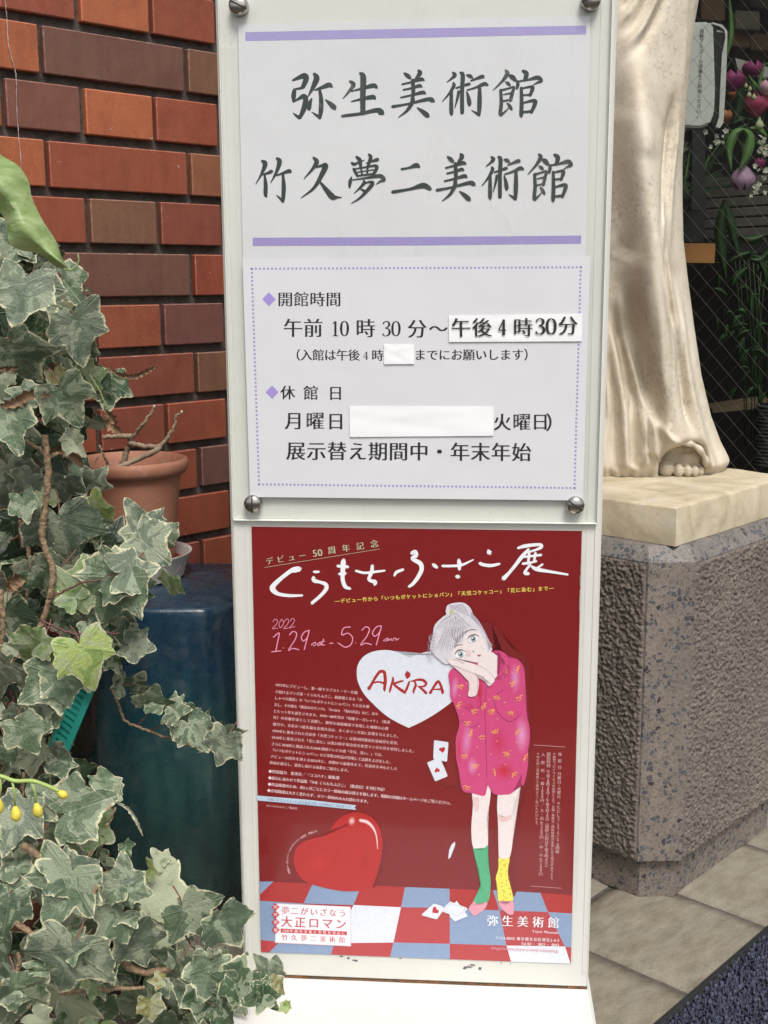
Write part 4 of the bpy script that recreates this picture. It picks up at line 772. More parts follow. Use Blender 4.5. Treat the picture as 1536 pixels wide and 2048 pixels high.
# ------------------------------------------------------------------ granite pedestal
def granite(name, c, rough_face, tint=(1, 1, 1)):
    m, t, bs = nmat(name)
    v = N(t, 'ShaderNodeTexVoronoi'); v.inputs['Scale'].default_value = 140; v.inputs['Randomness'].default_value = 1
    tc = N(t, 'ShaderNodeTexCoord')
    wn = N(t, 'ShaderNodeTexNoise'); wn.inputs['Scale'].default_value = 130; t.links.new(tc.outputs['Object'], wn.inputs['Vector'])
    wp = mix(t, .012, tc.outputs['Object'], wn.outputs['Color'], 'ADD'); t.links.new(wp, v.inputs['Vector'])
    vb = N(t, 'ShaderNodeTexVoronoi', feature='DISTANCE_TO_EDGE'); vb.inputs['Scale'].default_value = 140; t.links.new(wp, vb.inputs['Vector'])
    f = noise_n(t, 9, 5, .6); f2 = noise_n(t, 320, 3, .7)
    if rough_face:
        f3 = noise_n(t, 190, 4, .7, dist=.3)
        base = ramp(t, f3, [(.25, tuple(x*.72 for x in c)), (.5, c), (.75, tuple(x*1.30 for x in c))])
        base = mix(t, 1., base, ramp(t, f, [(.3, (.85, .84, .84)), (.7, (1.1, 1.08, 1.06))]), 'MULTIPLY')
        spk = ramp(t, f2, [(.66, (0, 0, 0)), (.74, (.5, .5, .5))]); base = mix(t, spk, base, (.50, .45, .41))
    else:
        sep = N(t, 'ShaderNodeSeparateColor'); t.links.new(v.outputs['Color'], sep.inputs[0])
        stone = ramp(t, sep.outputs[0], [(.0, tuple(x*.80 for x in c)), (.52, tuple(x*1.0 for x in c)), (.62, tuple(x*.7 for x in c)), (.68, (.075, .075, .085)), (.93, (.10, .105, .115)), (.97, (.04, .035, .04))])
        edge = math_n(t, 'MULTIPLY', ramp(t, math_n(t, 'ADD', vb.outputs['Distance'], math_n(t, 'MULTIPLY', math_n(t, 'SUBTRACT', f2, .5), .25)), [(.03, (1, 1, 1)), (.16, (0, 0, 0))]), .75)
        base = mix(t, edge, stone, tuple(min(1, x*1.35) for x in c)); base = mix(t, 1., base, ramp(t, f, [(.35, (.78, .78, .79)), (.7, (1.08, 1.05, 1.03))]), 'MULTIPLY')
        base = mix(t, 1., base, ramp(t, f2, [(.3, (.8, .8, .8)), (.65, (1.1, 1.1, 1.1))]), 'MULTIPLY')
    setc(t, bs, base); bs.inputs['Roughness'].default_value = .8 if rough_face else .55; bs.inputs['Specular IOR Level'].default_value = .3
    b = bump(t, bs, f2, .35, .001)
    if rough_face: bump(t, bs, noise_n(t, 330, 4, .75, dist=.2), 1., .004, b)
    return m
m_ham = granite('hammered_granite', (.225, .195, .168), True); m_pol = granite('honed_granite', (.205, .176, .150), False); m_cap = granite('grey_granite', (.185, .172, .158), False)
PC = Vector((.3815, 1.5464, 0))            # middle of the chamfered front corner
ped = empty('pedestal', (PC.x+.0, PC.y+.25, 0), 'brown grey granite pedestal with rough hammered faces and a smooth chamfered corner', 'pedestal')
CH = .030; PS = .385; Fd = Vector((0, -1, 0))
FA, FB = DA, DB                             # directions of the two visible faces
# sharp (unchamfered) corner of the body
def corner(c, ch): return c+(-(FA+FB)).normalized()*(ch)      # chamfer half width equals its distance to the sharp corner
def octo(c, ch, s_, z):
    """chamfered square outline starting left of the front chamfer, going round; c is the middle of the chamfer"""
    k = ch*math.sqrt(2); S = corner(c, ch)
    p = [S+FB*k, S+FA*k, S+FA*(s_-k), S+FA*s_+FB*k, S+FA*s_+FB*(s_-k), S+FA*(s_-k)+FB*s_, S+FA*k+FB*s_, S+FB*(s_-k)]
    return [v+Vector((0, 0, z)) for v in p]
def prism(name, rings, mat, parent):
    vs = [v for r in rings for v in r]; n = len(rings[0]); fs = [tuple(range(n-1, -1, -1)), tuple(range((len(rings)-1)*n, len(rings)*n))]
    for i in range(len(rings)-1):
        for k in range(n): k2 = (k+1) % n; fs.append((i*n+k, i*n+k2, (i+1)*n+k2, (i+1)*n+k))
    return mesh(name, vs, fs, mat, parent)
Y_ = Vector((0, 1, 0))
prism('plinth', [octo(PC+Y_*.015, .0245, PS-.022, 0), octo(PC+Y_*.015, .0245, PS-.022, .0625)], m_pol, ped)
core = prism('corner_strip', [octo(PC+Y_*.001, .0305, PS-.0015, .0612), octo(PC+Y_*.0, .031, PS, .4882)], m_pol, ped)
prism('cap', [octo(PC, .031, PS, .4884), octo(PC+Y_*.020, .028, PS-.028, .5072)], m_cap, ped)
# rough panels: really displaced stone surface
def panel(A, Bv, h0, h1, out, name='rough_panel'):
    L = (Bv-A).length; nx = int(L/.0015); nz = int((h1-h0)/.0015); vs = []; d = (Bv-A)/nx
    for j in range(nz+1):
        for i in range(nx+1):
            u = min(i, nx-i, j, nz-j); p = A+d*i+Vector((0, 0, h0+(h1-h0)*j/nz)); q = p*1.0
            h = .0034*noise.fractal(q*215, .6, 2.1, 3)+.0008*noise.noise(q*40)
            h = (.0018+h) if u > 1 else (.0010+h*.5 if u == 1 else -.0006)
            vs.append(p+out*h)
    fs = [(j*(nx+1)+i, j*(nx+1)+i+1, (j+1)*(nx+1)+i+1, (j+1)*(nx+1)+i) for j in range(nz) for i in range(nx)]
    o = mesh(name, vs, fs, m_ham, ped)
    bm = bmesh.new(); bm.from_mesh(o.data)
    if sum((f.normal.dot(out) for f in list(bm.faces)[:50])) < 0: bmesh.ops.reverse_faces(bm, faces=bm.faces[:])
    for f in bm.faces: f.smooth = True
    bm.to_mesh(o.data); bm.free(); return o
oc = octo(PC, .031, PS, 0)
outA = -FB; outB = -FA
panel(oc[1]+FA*.003, oc[2], .064, .4865, outA); panel(oc[0]+FB*.003, oc[7], .064, .4865, outB)

# ------------------------------------------------------------------ statue on the pedestal
def plaster():
    m, t, bs = nmat('aged_plaster'); f = noise_n(t, 6, 6, .6, dist=.25); g = noise_n(t, 34, 7, .78, dist=.1); s = noise_n(t, 260, 3, .75)
    c = ramp(t, f, [(.28, (.46, .40, .31)), (.45, (.56, .50, .40)), (.62, (.63, .57, .47)), (.8, (.68, .63, .53))])
    c = mix(t, 1., c, ramp(t, g, [(.3, (.78, .74, .69)), (.5, (1, 1, 1)), (.75, (1.06, 1.05, 1.04))]), 'MULTIPLY')
    patch = noise_n(t, 5.5, 3, .5); fl = noise_n(t, 150, 2, .6, dist=.3)
    msk = math_n(t, 'MULTIPLY', ramp(t, patch, [(.50, (0, 0, 0)), (.60, (1, 1, 1))]), ramp(t, fl, [(.57, (0, 0, 0)), (.62, (1, 1, 1))]))
    c = mix(t, math_n(t, 'MULTIPLY', msk, .55), c, (.33, .32, .30))
    c = mix(t, ramp(t, s, [(.74, (0, 0, 0)), (.78, (.6, .6, .6))]), c, (.16, .14, .11))
    setc(t, bs, c); bs.inputs['Roughness'].default_value = .8; bs.inputs['Specular IOR Level'].default_value = .2
    b = bump(t, bs, g, .45, .0025); bump(t, bs, s, .25, .0008, b); return m
m_pl = plaster()
def slabm():
    m, t, bs = nmat('slab_plaster'); f = noise_n(t, 16, 6, .65, dist=.8); g = noise_n(t, 70, 5, .7); tc = N(t, 'ShaderNodeTexCoord'); mp = N(t, 'ShaderNodeMapping'); mp.inputs['Scale'].default_value = (55, 55, 12); t.links.new(tc.outputs['Object'], mp.inputs['Vector']); s = noise_n(t, 1, 4, .6, vec=mp.outputs[0])
    c = ramp(t, f, [(.3, (.36, .30, .20)), (.5, (.50, .43, .30)), (.66, (.56, .50, .38)), (.8, (.66, .62, .53))]); c = mix(t, ramp(t, s, [(.55, (0, 0, 0)), (.75, (.55, .55, .55))]), c, (.50, .46, .43)); c = mix(t, ramp(t, g, [(.64, (0, 0, 0)), (.74, (.5, .5, .5))]), c, (.70, .67, .60)); c = mix(t, ramp(t, g, [(.28, (.5, .5, .5)), (.36, (0, 0, 0))]), c, (.25, .22, .18))
    setc(t, bs, c); bs.inputs['Roughness'].default_value = .8; bump(t, bs, g, .5, .002); return m
m_slab = slabm()
SZ = .561
st = empty('statue', (.40, 1.88, SZ), 'cream plaster statue of a draped standing figure, bare toes showing under the robe', 'statue')
# slab (the sculpture's own base) with a slightly rough top and lighter rim
SCn = Vector((.3871, 1.5564, 0)); SS = .357
bm = bmesh.new(); bmesh.ops.create_grid(bm, x_segments=60, y_segments=60, size=.5); ed = [e for e in bm.edges if e.is_boundary]
ex = bmesh.ops.extrude_edge_only(bm, edges=ed); ev = [g for g in ex['geom'] if isinstance(g, bmesh.types.BMVert)]
lay = {v: 1 for v in ev}
ex2 = bmesh.ops.extrude_edge_only(bm, edges=[g for g in ex['geom'] if isinstance(g, bmesh.types.BMEdge) and all(v in lay for v in g.verts)])
lay2 = {g: 1 for g in ex2['geom'] if isinstance(g, bmesh.types.BMVert)}
for v in bm.verts:
    a, b = (v.co.x+.5)*SS, (v.co.y+.5)*SS; p = SCn+FA*a+FB*b; nn_ = noise.noise(p*22)*.0016+noise.noise(p*75)*.0005
    if v in lay2: z = .5078
    elif v in lay: z = SZ-.004
    else:
        z = SZ+nn_
        if min(v.co.x+.5, v.co.y+.5, .5-v.co.x, .5-v.co.y) < .004: z -= .002; p += (SCn+FA*SS/2+FB*SS/2-p).normalized()*.0012
    if v in lay or v in lay2: p -= (SCn+FA*SS/2+FB*SS/2-p).normalized()*(noise.noise(p*30+Vector((0, 0, z*40)))*.0012)
    v.co = Vector((p.x, p.y, z))
bmesh.ops.recalc_face_normals(bm, faces=bm.faces)
me = bpy.data.meshes.new('slab'); bm.to_mesh(me); bm.free(); so_ = link('slab', me, m_slab, st); autosmooth(so_, 40)
# robe: rings whose outline follows the silhouette, with folds and the advancing leg pushed out of it
CY = 1.895
rt = [(-40,1402),(0,1395),(50,1386),(100,1380),(150,1375),(250,1366),(330,1361),(400,1361),(480,1363),(550,1371),(650,1384),(750,1399),(830,1418),(880,1437),(915,1455),(930,1461),(941,1458)]
lt = [(-40,1085),(0,1090),(200,1120),(400,1130),(600,1120),(800,1100),(900,1090),(941,1085)]
folds = [  # (polyline in photograph pixels, half width px, height m)
 ([(1262,150),(1272,240),(1275,330),(1280,430),(1290,540),(1305,640),(1322,740),(1342,830),(1352,870)], 38, .066),
 ([(1250,560),(1266,650),(1280,730),(1300,800),(1326,858)], 15, -.034), ([(1222,590),(1245,690),(1262,770),(1284,850)], 14, -.030),
 ([(1218,640),(1236,720),(1246,810),(1250,880),(1254,930)], 7, .014), ([(1212,700),(1226,800),(1228,880),(1232,935)], 6, -.010),
 ([(1240,620),(1262,720),(1278,800),(1286,870),(1288,925)], 6, .015), ([(1262,700),(1282,790),(1296,850),(1300,905)], 5, .013), ([(1256,780),(1266,860),(1270,930)], 5, -.012), ([(1292,820),(1306,870),(1310,915)], 5, .011), ([(1284,800),(1294,860),(1296,910)],4,-.010),
 ([(1300,830),(1330,872),(1362,890)], 6, .010), ([(1356,160),(1346,210),(1338,260),(1330,320),(1322,380),(1312,440),(1306,490)], 8, -.022),
 ([(1350,200),(1336,300),(1326,370),(1316,430),(1312,500),(1316,560)], 5, .012), ([(1362,190),(1352,280),(1342,360),(1336,440),(1336,520)], 6, .010),
 ([(1296,470),(1304,530),(1314,600),(1330,690),(1338,780)], 5, .010), ([(1322,450),(1326,540),(1338,620),(1352,700),(1356,780)], 6, .012), ([(1312,430),(1318,540),(1330,640),(1340,700)], 4, -.009),
 ([(1345,640),(1356,740),(1366,830),(1382,885)], 9, -.024), ([(1344,540),(1356,620),(1364,700),(1376,780),(1396,860),(1420,930)], 12, .018), ([(1358,560),(1380,700),(1404,820),(1436,920)], 6, -.006),
 ([(1325,-30),(1292,40),(1262,85),(1236,115)], 5, .011), ([(1310,-30),(1272,40),(1240,80)], 5, -.010), ([(1292,-30),(1262,20),(1232,62)], 5, .009), ([(1345,-30),(1310,40),(1275,95),(1238,140)], 6, -.008), ([(1275,-30),(1240,25)], 4, -.008),
 ([(1370,-30),(1372,60),(1366,160),(1358,220)], 6, .004), ([(1286,330),(1282,400),(1268,470),(1240,520)], 22, -.010), ([(1236,250),(1225,380),(1214,520)], 26, .006)]
fp = [(np.array([tuple(q) for q in spline(pl, 6)]), w_, a_) for pl, w_, a_ in folds]
nz_, nth = 300, 260; zs = np.linspace(SZ+.0005, 1.62, nz_)
B_ = []; NR = []
for z in zs:
    yr = max(-40, pxof((.45, CY, z))[1])
    xr = aty(np.interp(yr, [q[0] for q in rt], [q[1] for q in rt]), yr, CY).x; xl = aty(np.interp(yr, [q[0] for q in lt], [q[1] for q in lt]), yr, CY).x
    cx, ra = (xr+xl)/2, (xr-xl)/2; rbk = .082+.018*min(1, max(0, (.85-z)/.3))
    th = np.arange(nth)*2*np.pi/nth; c_, s_ = np.cos(th), np.sin(th)
    B_.append(np.stack([cx+ra*np.sign(c_)*abs(c_)**.92, CY-rbk*np.sign(s_)*abs(s_)**.92, np.full(nth, z), s_], 1))
    nn = np.stack([c_/ra, -s_/rbk], 1); NR.append(nn/np.linalg.norm(nn, axis=1)[:, None])
B_ = np.concatenate(B_); NR = np.concatenate(NR); S_ = B_[:, 3]
q_ = B_[:, :3]-np.array([0, 0, CAM_H]); dd_ = q_@np.array(CF); PXX = 768+CAM_F*(q_@np.array(CR))/dd_; PYY = 1024-CAM_F*(q_@np.array(CU))/dd_
fade = np.clip((S_+.25)*2.5, 0, 1); disp = np.zeros(len(B_)); vis = (S_ > -.25) & (PXX > 1150) & (PYY > -90); ix = np.where(vis)[0]
for pl, w_, a_ in fp:
    a = pl[:-1]; d = pl[1:]-a; L2 = (d**2).sum(1)+1e-9; X_ = PXX[ix][:, None]; Y1 = PYY[ix][:, None]
    t_ = np.clip(((X_-a[:, 0])*d[:, 0]+(Y1-a[:, 1])*d[:, 1])/L2, 0, 1)
    D2a = (X_-a[:, 0]-t_*d[:, 0])**2+(Y1-a[:, 1]-t_*d[:, 1])**2; k_ = D2a.argmin(1); D2_ = D2a[np.arange(len(ix)), k_]
    cum = np.r_[0, np.cumsum(np.sqrt(L2))]; s_ = (cum[k_]+t_[np.arange(len(ix)), k_]*np.sqrt(L2)[k_])/cum[-1]
    end = 1. if w_ > 20 else np.where(pl[-1][1] > 900, np.clip(s_/.35, 0, 1), np.where(pl[0][1] < -20, np.clip((1-s_)/.4, 0, 1), np.clip(np.minimum(s_, 1-s_)/.35, 0, 1)))
    end = end*end*(3-2*end) if not isinstance(end, float) else np.clip((1-s_)/.12, 0, 1)
    if w_ > 30:
        yy = PYY[ix]; up = np.clip((yy+60)/430, 0, 1); up = up*up*(3-2*up); dn = np.clip((yy-430)/470, 0, 1); end = up*(1-.45*dn*dn*(3-2*dn)); D2_ = ((X_[:, 0]-np.interp(yy, [-60, 100, 330, 540, 740, 870, 1000], [1262, 1264, 1275, 1290, 1320, 1350, 1366])))**2
    disp[ix] += a_*np.exp(-(D2_/w_**2)**(1. if w_ > 12 else .78))*fade[ix]*end
disp[ix] *= np.clip(abs(S_[ix])*2.4, 0, 1)
cav = np.exp(-(((PXX-1366)/43)**2+((PYY-934)/44)**2)**2)*(PYY > 800)*(S_ > 0); disp -= .085*cav
disp += (.0035*np.sin(PXX*.16+PYY*.018)+.0022*np.sin(PXX*.31-PYY*.03))*np.clip((PYY-560)/250, 0, 1)*(S_ > 0)*(1-cav)*(PXX > 1150)*(PXX < 1330)
nv = ~vis; TH = np.tile(np.arange(nth)*2*np.pi/nth, nz_); disp[nv] += (.006*np.sin(9*TH+B_[:, 2]*5)*(.6+.4*np.sin(B_[:, 2]*9)))[nv]*np.clip(-S_+.3, 0, 1)[nv]
hem = -.012*np.exp(-((B_[:, 2]-SZ)/.010)**2)
k1 = disp*.15+hem
vs = np.stack([B_[:, 0]+NR[:, 0]*k1, B_[:, 1]-disp*.85+NR[:, 1]*k1, B_[:, 2]], 1).tolist()
fs = [(i*nth+k, i*nth+(k+1) % nth, (i+1)*nth+(k+1) % nth, (i+1)*nth+k) for i in range(nz_-1) for k in range(nth)]
fs.append(tuple(range((nz_-1)*nth, nz_*nth)))
ro = mesh('robe', vs, fs, m_pl, st, True)
bm = bmesh.new(); bm.from_mesh(ro.data); bmesh.ops.recalc_face_normals(bm, faces=bm.faces); bm.to_mesh(ro.data); bm.free()
# feet: toes grown together with a voxel remesh into one surface
def make_foot(bx, by, sc, yaw, mirror=1):
    bm = bmesh.new()
    def ell(c, r, rot=0.):
        g = bmesh.ops.create_uvsphere(bm, u_segments=18, v_segments=12, radius=1)
        Mx = Matrix.Translation(Vector(c))@Matrix.Rotation(rot, 4, 'Z')@Matrix.Diagonal((*r, 1)); bmesh.ops.transform(bm, matrix=Mx, verts=g['verts'])
    toes = [(-.027, -.012, .0150, .0150, .030), (-.008, -.020, .0100, .0125, .028), (.0065, -.018, .0090, .0115, .026), (.0195, -.013, .0085, .0105, .024), (.031, -.003, .0080, .0100, .022)]
    for (x, y, rx, rz, ry) in toes:
        ell((x*mirror, y-.004, rz*.86), (rx*.86, rx*1.25, rz*.95)); ell((x*mirror, y+.020, rz*1.25), (rx*.80, ry, rz*.80))
        ell((x*mirror, y-.004-rx*.75, rz*1.15), (rx*.62, rx*.5, rz*.42))
    ell((0, .013, .024), (.041, .030, .027)); ell((-.004*mirror, .020, .038), (.038, .032, .030)); ell((.001, .038, .046), (.041, .036, .044))
    Mx = Matrix.Translation(Vector((bx, by, SZ-.0015)))@Matrix.Rotation(yaw, 4, 'Z')@Matrix.Scale(sc, 4); bmesh.ops.transform(bm, matrix=Mx, verts=bm.verts)
    me = bpy.data.meshes.new('foot'); bm.to_mesh(me); bm.free(); o = link('foot', me, m_pl, st)
    md = o.modifiers.new('r', 'REMESH'); md.mode = 'VOXEL'; md.voxel_size = .0009; md.use_smooth_shade = True
    ms_ = o.modifiers.new('s', 'SMOOTH'); ms_.factor = .6; ms_.iterations = 1
    bpy.context.view_layer.update(); dg = bpy.context.evaluated_depsgraph_get(); me2 = bpy.data.meshes.new_from_object(o.evaluated_get(dg)); o.modifiers.clear(); o.data = me2
    for p in me2.polygons: p.use_smooth = True
    return o
fo = atz(1365, 950, SZ); make_foot(fo.x-.001, fo.y+.010, .93, -.05)
f2_ = atz(1196, 938, SZ); make_foot(f2_.x, f2_.y+.012, 1.0, .25, -1)
# rolled hem lying round the visible foot
hm = MB(); pts = [aty(x, y, Y) for x, y, Y in ((1317, 930, 1.83), (1319, 910, 1.82), (1328, 896, 1.80), (1345, 886, 1.795), (1366, 884, 1.79), (1385, 889, 1.795), (1400, 900, 1.80), (1411, 918, 1.81), (1416, 938, 1.825))]
sp = [Vector(q) for q in spline(pts, 5)]; hm.tube(sp, [.0045+.0012*math.sin(k_*.9) for k_ in range(len(sp))], 10); hm.build('robe_hem', m_pl, st, True)

# ------------------------------------------------------------------ glazed stool, pot and saucer
def glaze():
    m, t, bs = nmat('teal_glaze'); tc = N(t, 'ShaderNodeTexCoord'); sx = N(t, 'ShaderNodeSeparateXYZ'); t.links.new(tc.outputs['Object'], sx.inputs[0])
    f = noise_n(t, 13, 6, .65, dist=1); mp = N(t, 'ShaderNodeMapping'); mp.inputs['Scale'].default_value = (45, 45, 9); t.links.new(tc.outputs['Object'], mp.inputs['Vector']); s = noise_n(t, 1, 4, .6, vec=mp.outputs[0])
    z = math_n(t, 'ADD', sx.outputs[2], math_n(t, 'MULTIPLY', f, .10)); c = ramp(t, z, [(.10, (.045, .080, .074)), (.27, (.022, .070, .068)), (.37, (.013, .056, .068)), (.44, (.009, .038, .072)), (.50, (.010, .038, .068)), (.54, (.030, .070, .078))])  # paler teal low down is partly a dusty reflection put into the glaze colour
    c = mix(t, 1., c, ramp(t, s, [(.3, (.65, .65, .7)), (.6, (1.1, 1.1, 1.1)), (.8, (1.5, 1.35, 1.2))]), 'MULTIPLY')
    du = noise_n(t, 34, 6, .75); c = mix(t, ramp(t, du, [(.52, (0, 0, 0)), (.72, (.28, .28, .28))]), c, (.16, .17, .15)); setc(t, bs, c); t.links.new(ramp(t, du, [(.4, (.2, .2, .2)), (.7, (.5, .5, .5))]), bs.inputs['Roughness']); bs.inputs['Specular IOR Level'].default_value = .6; bump(t, bs, f, .25, .004); return m
m_glz = glaze(); SX, SY = -.292, 1.585
def hexf(th):                                                # rounded hexagon: flats towards -y
    a = (th+math.pi/6+math.pi/2) % (math.pi/3)-math.pi/6; r = math.cos(math.pi/6)/math.cos(a); return min(r, .975)*(1-.02*abs(a)/.52)
stool = MB().lathe((SX, SY, 0), [(.118, 0), (.130, .006), (.140, .06), (.152, .14), (.158, .22), (.157, .30), (.153, .37), (.150, .42), (.149, .442), (.1475, .4475), (.1445, .4515), (.140, .4530), (.03, .4535)], 96, hexf).build('garden_stool', m_glz, None, True)
autosmooth(stool, 60); tag(stool, 'dark blue and teal glazed ceramic stool carrying the terracotta pot', 'stool')
def terra(name, c):
    m, t, bs = nmat(name); f = noise_n(t, 8, 6, .65, dist=.8); g = noise_n(t, 55, 5, .7)
    cc = ramp(t, f, [(.3, tuple(x*.8 for x in c)), (.55, c), (.8, (c[0]*1.08, c[1]*1.2, c[2]*1.3))]); cc = mix(t, ramp(t, g, [(.55, (0, 0, 0)), (.72, (.42, .42, .42))]), cc, (.42, .33, .27))
    setc(t, bs, cc); bs.inputs['Roughness'].default_value = .7; bump(t, bs, g, .2, .001); return m
m_ter = terra('terracotta', (.36, .155, .092)); m_soil = simple('soil', (.05, .035, .024), .95, .5, 60, .9, 120, dist=.006)
pc = aty(262, 930, 1.625); PX, PY = pc.x, pc.y; RZ = pc.z
pot = empty('plant_pot', (PX, PY, .47), 'terracotta pot with bare cut branches, standing on the blue stool', 'pot')
R0 = .0775
MB().lathe((PX, PY, 0), [(.051, .468), (.0535, .470), (.0560, .50), (.0625, .56), (.0665, RZ-.018), (.0670, RZ-.012), (.0740, RZ-.010), (.0775, RZ-.004), (.0780, RZ+.003), (.0765, RZ+.008), (.0730, RZ+.0095), (.0700, RZ+.006), (.0670, RZ-.003), (.0640, RZ-.020), (.0600, RZ-.06)], 72, cap=True).build('pot_wall', m_ter, pot, True)
autosmooth(bpy.data.objects['pot_wall'], 60)
sb_ = MB(); nn_ = 40
bm = bmesh.new(); bmesh.ops.create_circle(bm, cap_ends=True, segments=48, radius=.0640); bmesh.ops.subdivide_edges(bm, edges=bm.edges[:], cuts=1)
me = bpy.data.meshes.new('soil'); bmesh.ops.translate(bm, verts=bm.verts, vec=(PX, PY, RZ-.028)); bm.to_mesh(me); bm.free(); link('soil', me, m_soil, pot)
for k_ in range(60):
    a, r_ = random.uniform(0, 6.28), .058*math.sqrt(random.random()); s_ = random.uniform(.002, .005)
    sb_.tube([(PX+r_*math.cos(a), PY+r_*math.sin(a), RZ-.029), (PX+r_*math.cos(a)+s_, PY+r_*math.sin(a), RZ-.029+s_)], [s_, s_*.5], 5)
so2 = sb_.build('soil_crumbs', m_soil, pot); so2['kind'] = 'stuff'
m_bark = simple('pale_bark', (.30, .225, .155), .85, .3, 110, .6, 260, dist=.002); m_tip = simple('cut_wood', (.62, .56, .45), .8, .1, 50, 0)
def branch(name, pts, r0, r1, mat, parent, n=7, sides=7, wob=.0012):
    sp = [Vector(q) for q in spline(pts, n)]; sp = [p+Vector((random.uniform(-wob, wob), 0, random.uniform(-wob, wob))) if 0 < i < len(sp)-1 else p for i, p in enumerate(sp)]
    rr_ = [r0+(r1-r0)*i/(len(sp)-1) for i in range(len(sp))]; rr_ = [r*(1+.16*noise.noise(Vector((i*.6, r0*900, 0)))) for i, r in enumerate(rr_)]
    return MB().tube(sp, rr_, sides).build(name, mat, parent, True)
A_ = lambda x, y, Y: aty(x, y, Y)
YB = PY
branch('branch', [A_(245, 935, YB), A_(252, 905, YB), A_(262, 878, YB-.005), A_(255, 872, YB-.01), A_(230, 873, YB-.01), A_(205, 874, YB-.01)], .0045, .0028, m_bark, pot)
branch('branch', [A_(258, 885, YB-.005), A_(290, 893, YB-.02), A_(322, 893, YB-.03)], .0040, .0030, m_bark, pot)
branch('branch', [A_(262, 880, YB-.005), A_(285, 850, YB-.02), A_(298, 832, YB-.02), A_(309, 812, YB-.02)], .0028, .0016, m_bark, pot)
branch('branch', [A_(322, 893, YB-.03), A_(340, 868, YB-.03), A_(350, 848, YB-.03), A_(352, 835, YB-.03), A_(364, 823, YB-.03)], .0030, .0014, m_bark, pot)
branch('branch', [A_(322, 893, YB-.03), A_(312, 902, YB-.035), A_(270, 920, YB-.03), A_(235, 935, YB-.05), A_(200, 942, YB-.06), A_(165, 930, YB-.05), A_(148, 922, YB-.04)], .0042, .0028, m_bark, pot)
branch('branch', [A_(220, 935, YB), A_(208, 912, YB-.01), A_(198, 890, YB-.01)], .0022, .0012, m_bark, pot)
branch('branch', [A_(190, 938, YB-.02), A_(192, 922, YB-.02), A_(198, 912, YB-.02)], .0015, .001, m_bark, pot)
for q in ((309, 812, YB-.02), (364, 823, YB-.03)):
    MB().tube([A_(q[0]-1, q[1]+3, q[2]), A_(q[0], q[1]-2, q[2])], [.0020, .0014], 8).build('cut_tip', m_tip, pot, True)
m_sau = simple('white_plastic', (.62, .58, .54), .35, .08, 15, .05)
sau = MB().lathe((PX+.002, PY, 0), [(.058, .4545), (.064, .4560), (.0735, .486), (.0765, .4885), (.0765, .4905), (.0745, .4905), (.0715, .4875), (.0625, .4600), (.02, .459)], 64).build('saucer', m_sau, None, True)
autosmooth(sau, 55); tag(sau, 'white plastic saucer under the terracotta pot on the stool', 'saucer')
m_ring = terra('orange_plastic', (.45, .17, .09))
tag(autosmooth(MB().lathe((PX+.002, PY, 0), [(.055, .4605), (.057, .462), (.0620, .478), (.0640, .4785), (.0630, .475), (.058, .4615)], 48).build('inner_saucer', m_ring, None, True), 50), 'thin orange saucer nested inside the white one under the pot', 'saucer')

# ------------------------------------------------------------------ doormat
mat_ = empty('doormat', gnd(1.9, .35, 0), 'dark blue looped doormat with a black ribbed rubber border, lower right', 'doormat')
m_rub = simple('black_rubber', (.022, .022, .023), .6, .15, 80, .1, 200); 
MA0, MA1, MB0, MB1 = .95, 1.62, -.25, .632
bmt = MB(); bmt.bbox(gnd(MA0, MB0, .0005), DA*(MA1-MA0), DB*(MB1-MB0), Vector((0, 0, .006)), .0015)
for k_ in range(3): bmt.box(gnd(MA0, MB1-.0045-k_*.0045, .0064), DA*(MA1-MA0), DB*.0018, Vector((0, 0, .0012)))
bmt.build('rubber_border', m_rub, mat_)
m, t, bs = nmat('blue_pile'); oi = noise_n(t, 210, 2, .6); big = noise_n(t, 24, 3)
c = ramp(t, oi, [(.25, (.012, .013, .022)), (.5, (.030, .034, .062)), (.68, (.060, .070, .125)), (.8, (.16, .18, .27))]); c = mix(t, 1., c, ramp(t, big, [(.3, (.75, .75, .78)), (.7, (1.15, 1.15, 1.1))]), 'MULTIPLY')
setc(t, bs, c); bs.inputs['Roughness'].default_value = .7; m_pile = m
pv, pf = [], []; rr = random.Random(2); stp = .0047
na, nb_ = int((MA1-MA0-.02)/stp), int((MB1-MB0-.04)/stp)
for i in range(na):
    for j in range(nb_):
        c0 = gnd(MA0+.01+i*stp+rr.uniform(-.002, .002), MB1-.020-j*stp+rr.uniform(-.002, .002), .006)
        if pxof(c0)[0] > 1700 or pxof(c0)[1] > 2250 or c0.y < .9: continue
        for q in range(2):
            a = rr.uniform(0, 6.28); d = Vector((math.cos(a), math.sin(a), 0)); e_ = Vector((-d.y, d.x, 0))*rr.uniform(.0010, .0018); h_ = rr.uniform(.007, .0125); ln = rr.uniform(.001, .0055)
            m1 = c0+d*ln*.4+Vector((0, 0, h_*.6)); m2 = c0+d*ln+Vector((0, 0, h_)); m3 = c0+d*(ln+.0018)+Vector((0, 0, h_*.72)); n0 = len(pv)
            pv += [c0-e_*.6, c0+e_*.6, m1+e_*1.2, m1-e_*1.2, m2+e_, m2-e_, m3+e_*.5, m3-e_*.5]; pf += [(n0, n0+1, n0+2, n0+3), (n0+3, n0+2, n0+4, n0+5), (n0+5, n0+4, n0+6, n0+7)]
pl_ = mesh('pile', pv, pf, m_pile, mat_, True); pl_['kind'] = 'stuff'
MB().box(gnd(MA0+.01, MB0+.01, .0062), DA*(MA1-MA0-.02), DB*(MB1-MB0-.030), Vector((0, 0, .003))).build('pile_backing', m_rub, mat_)
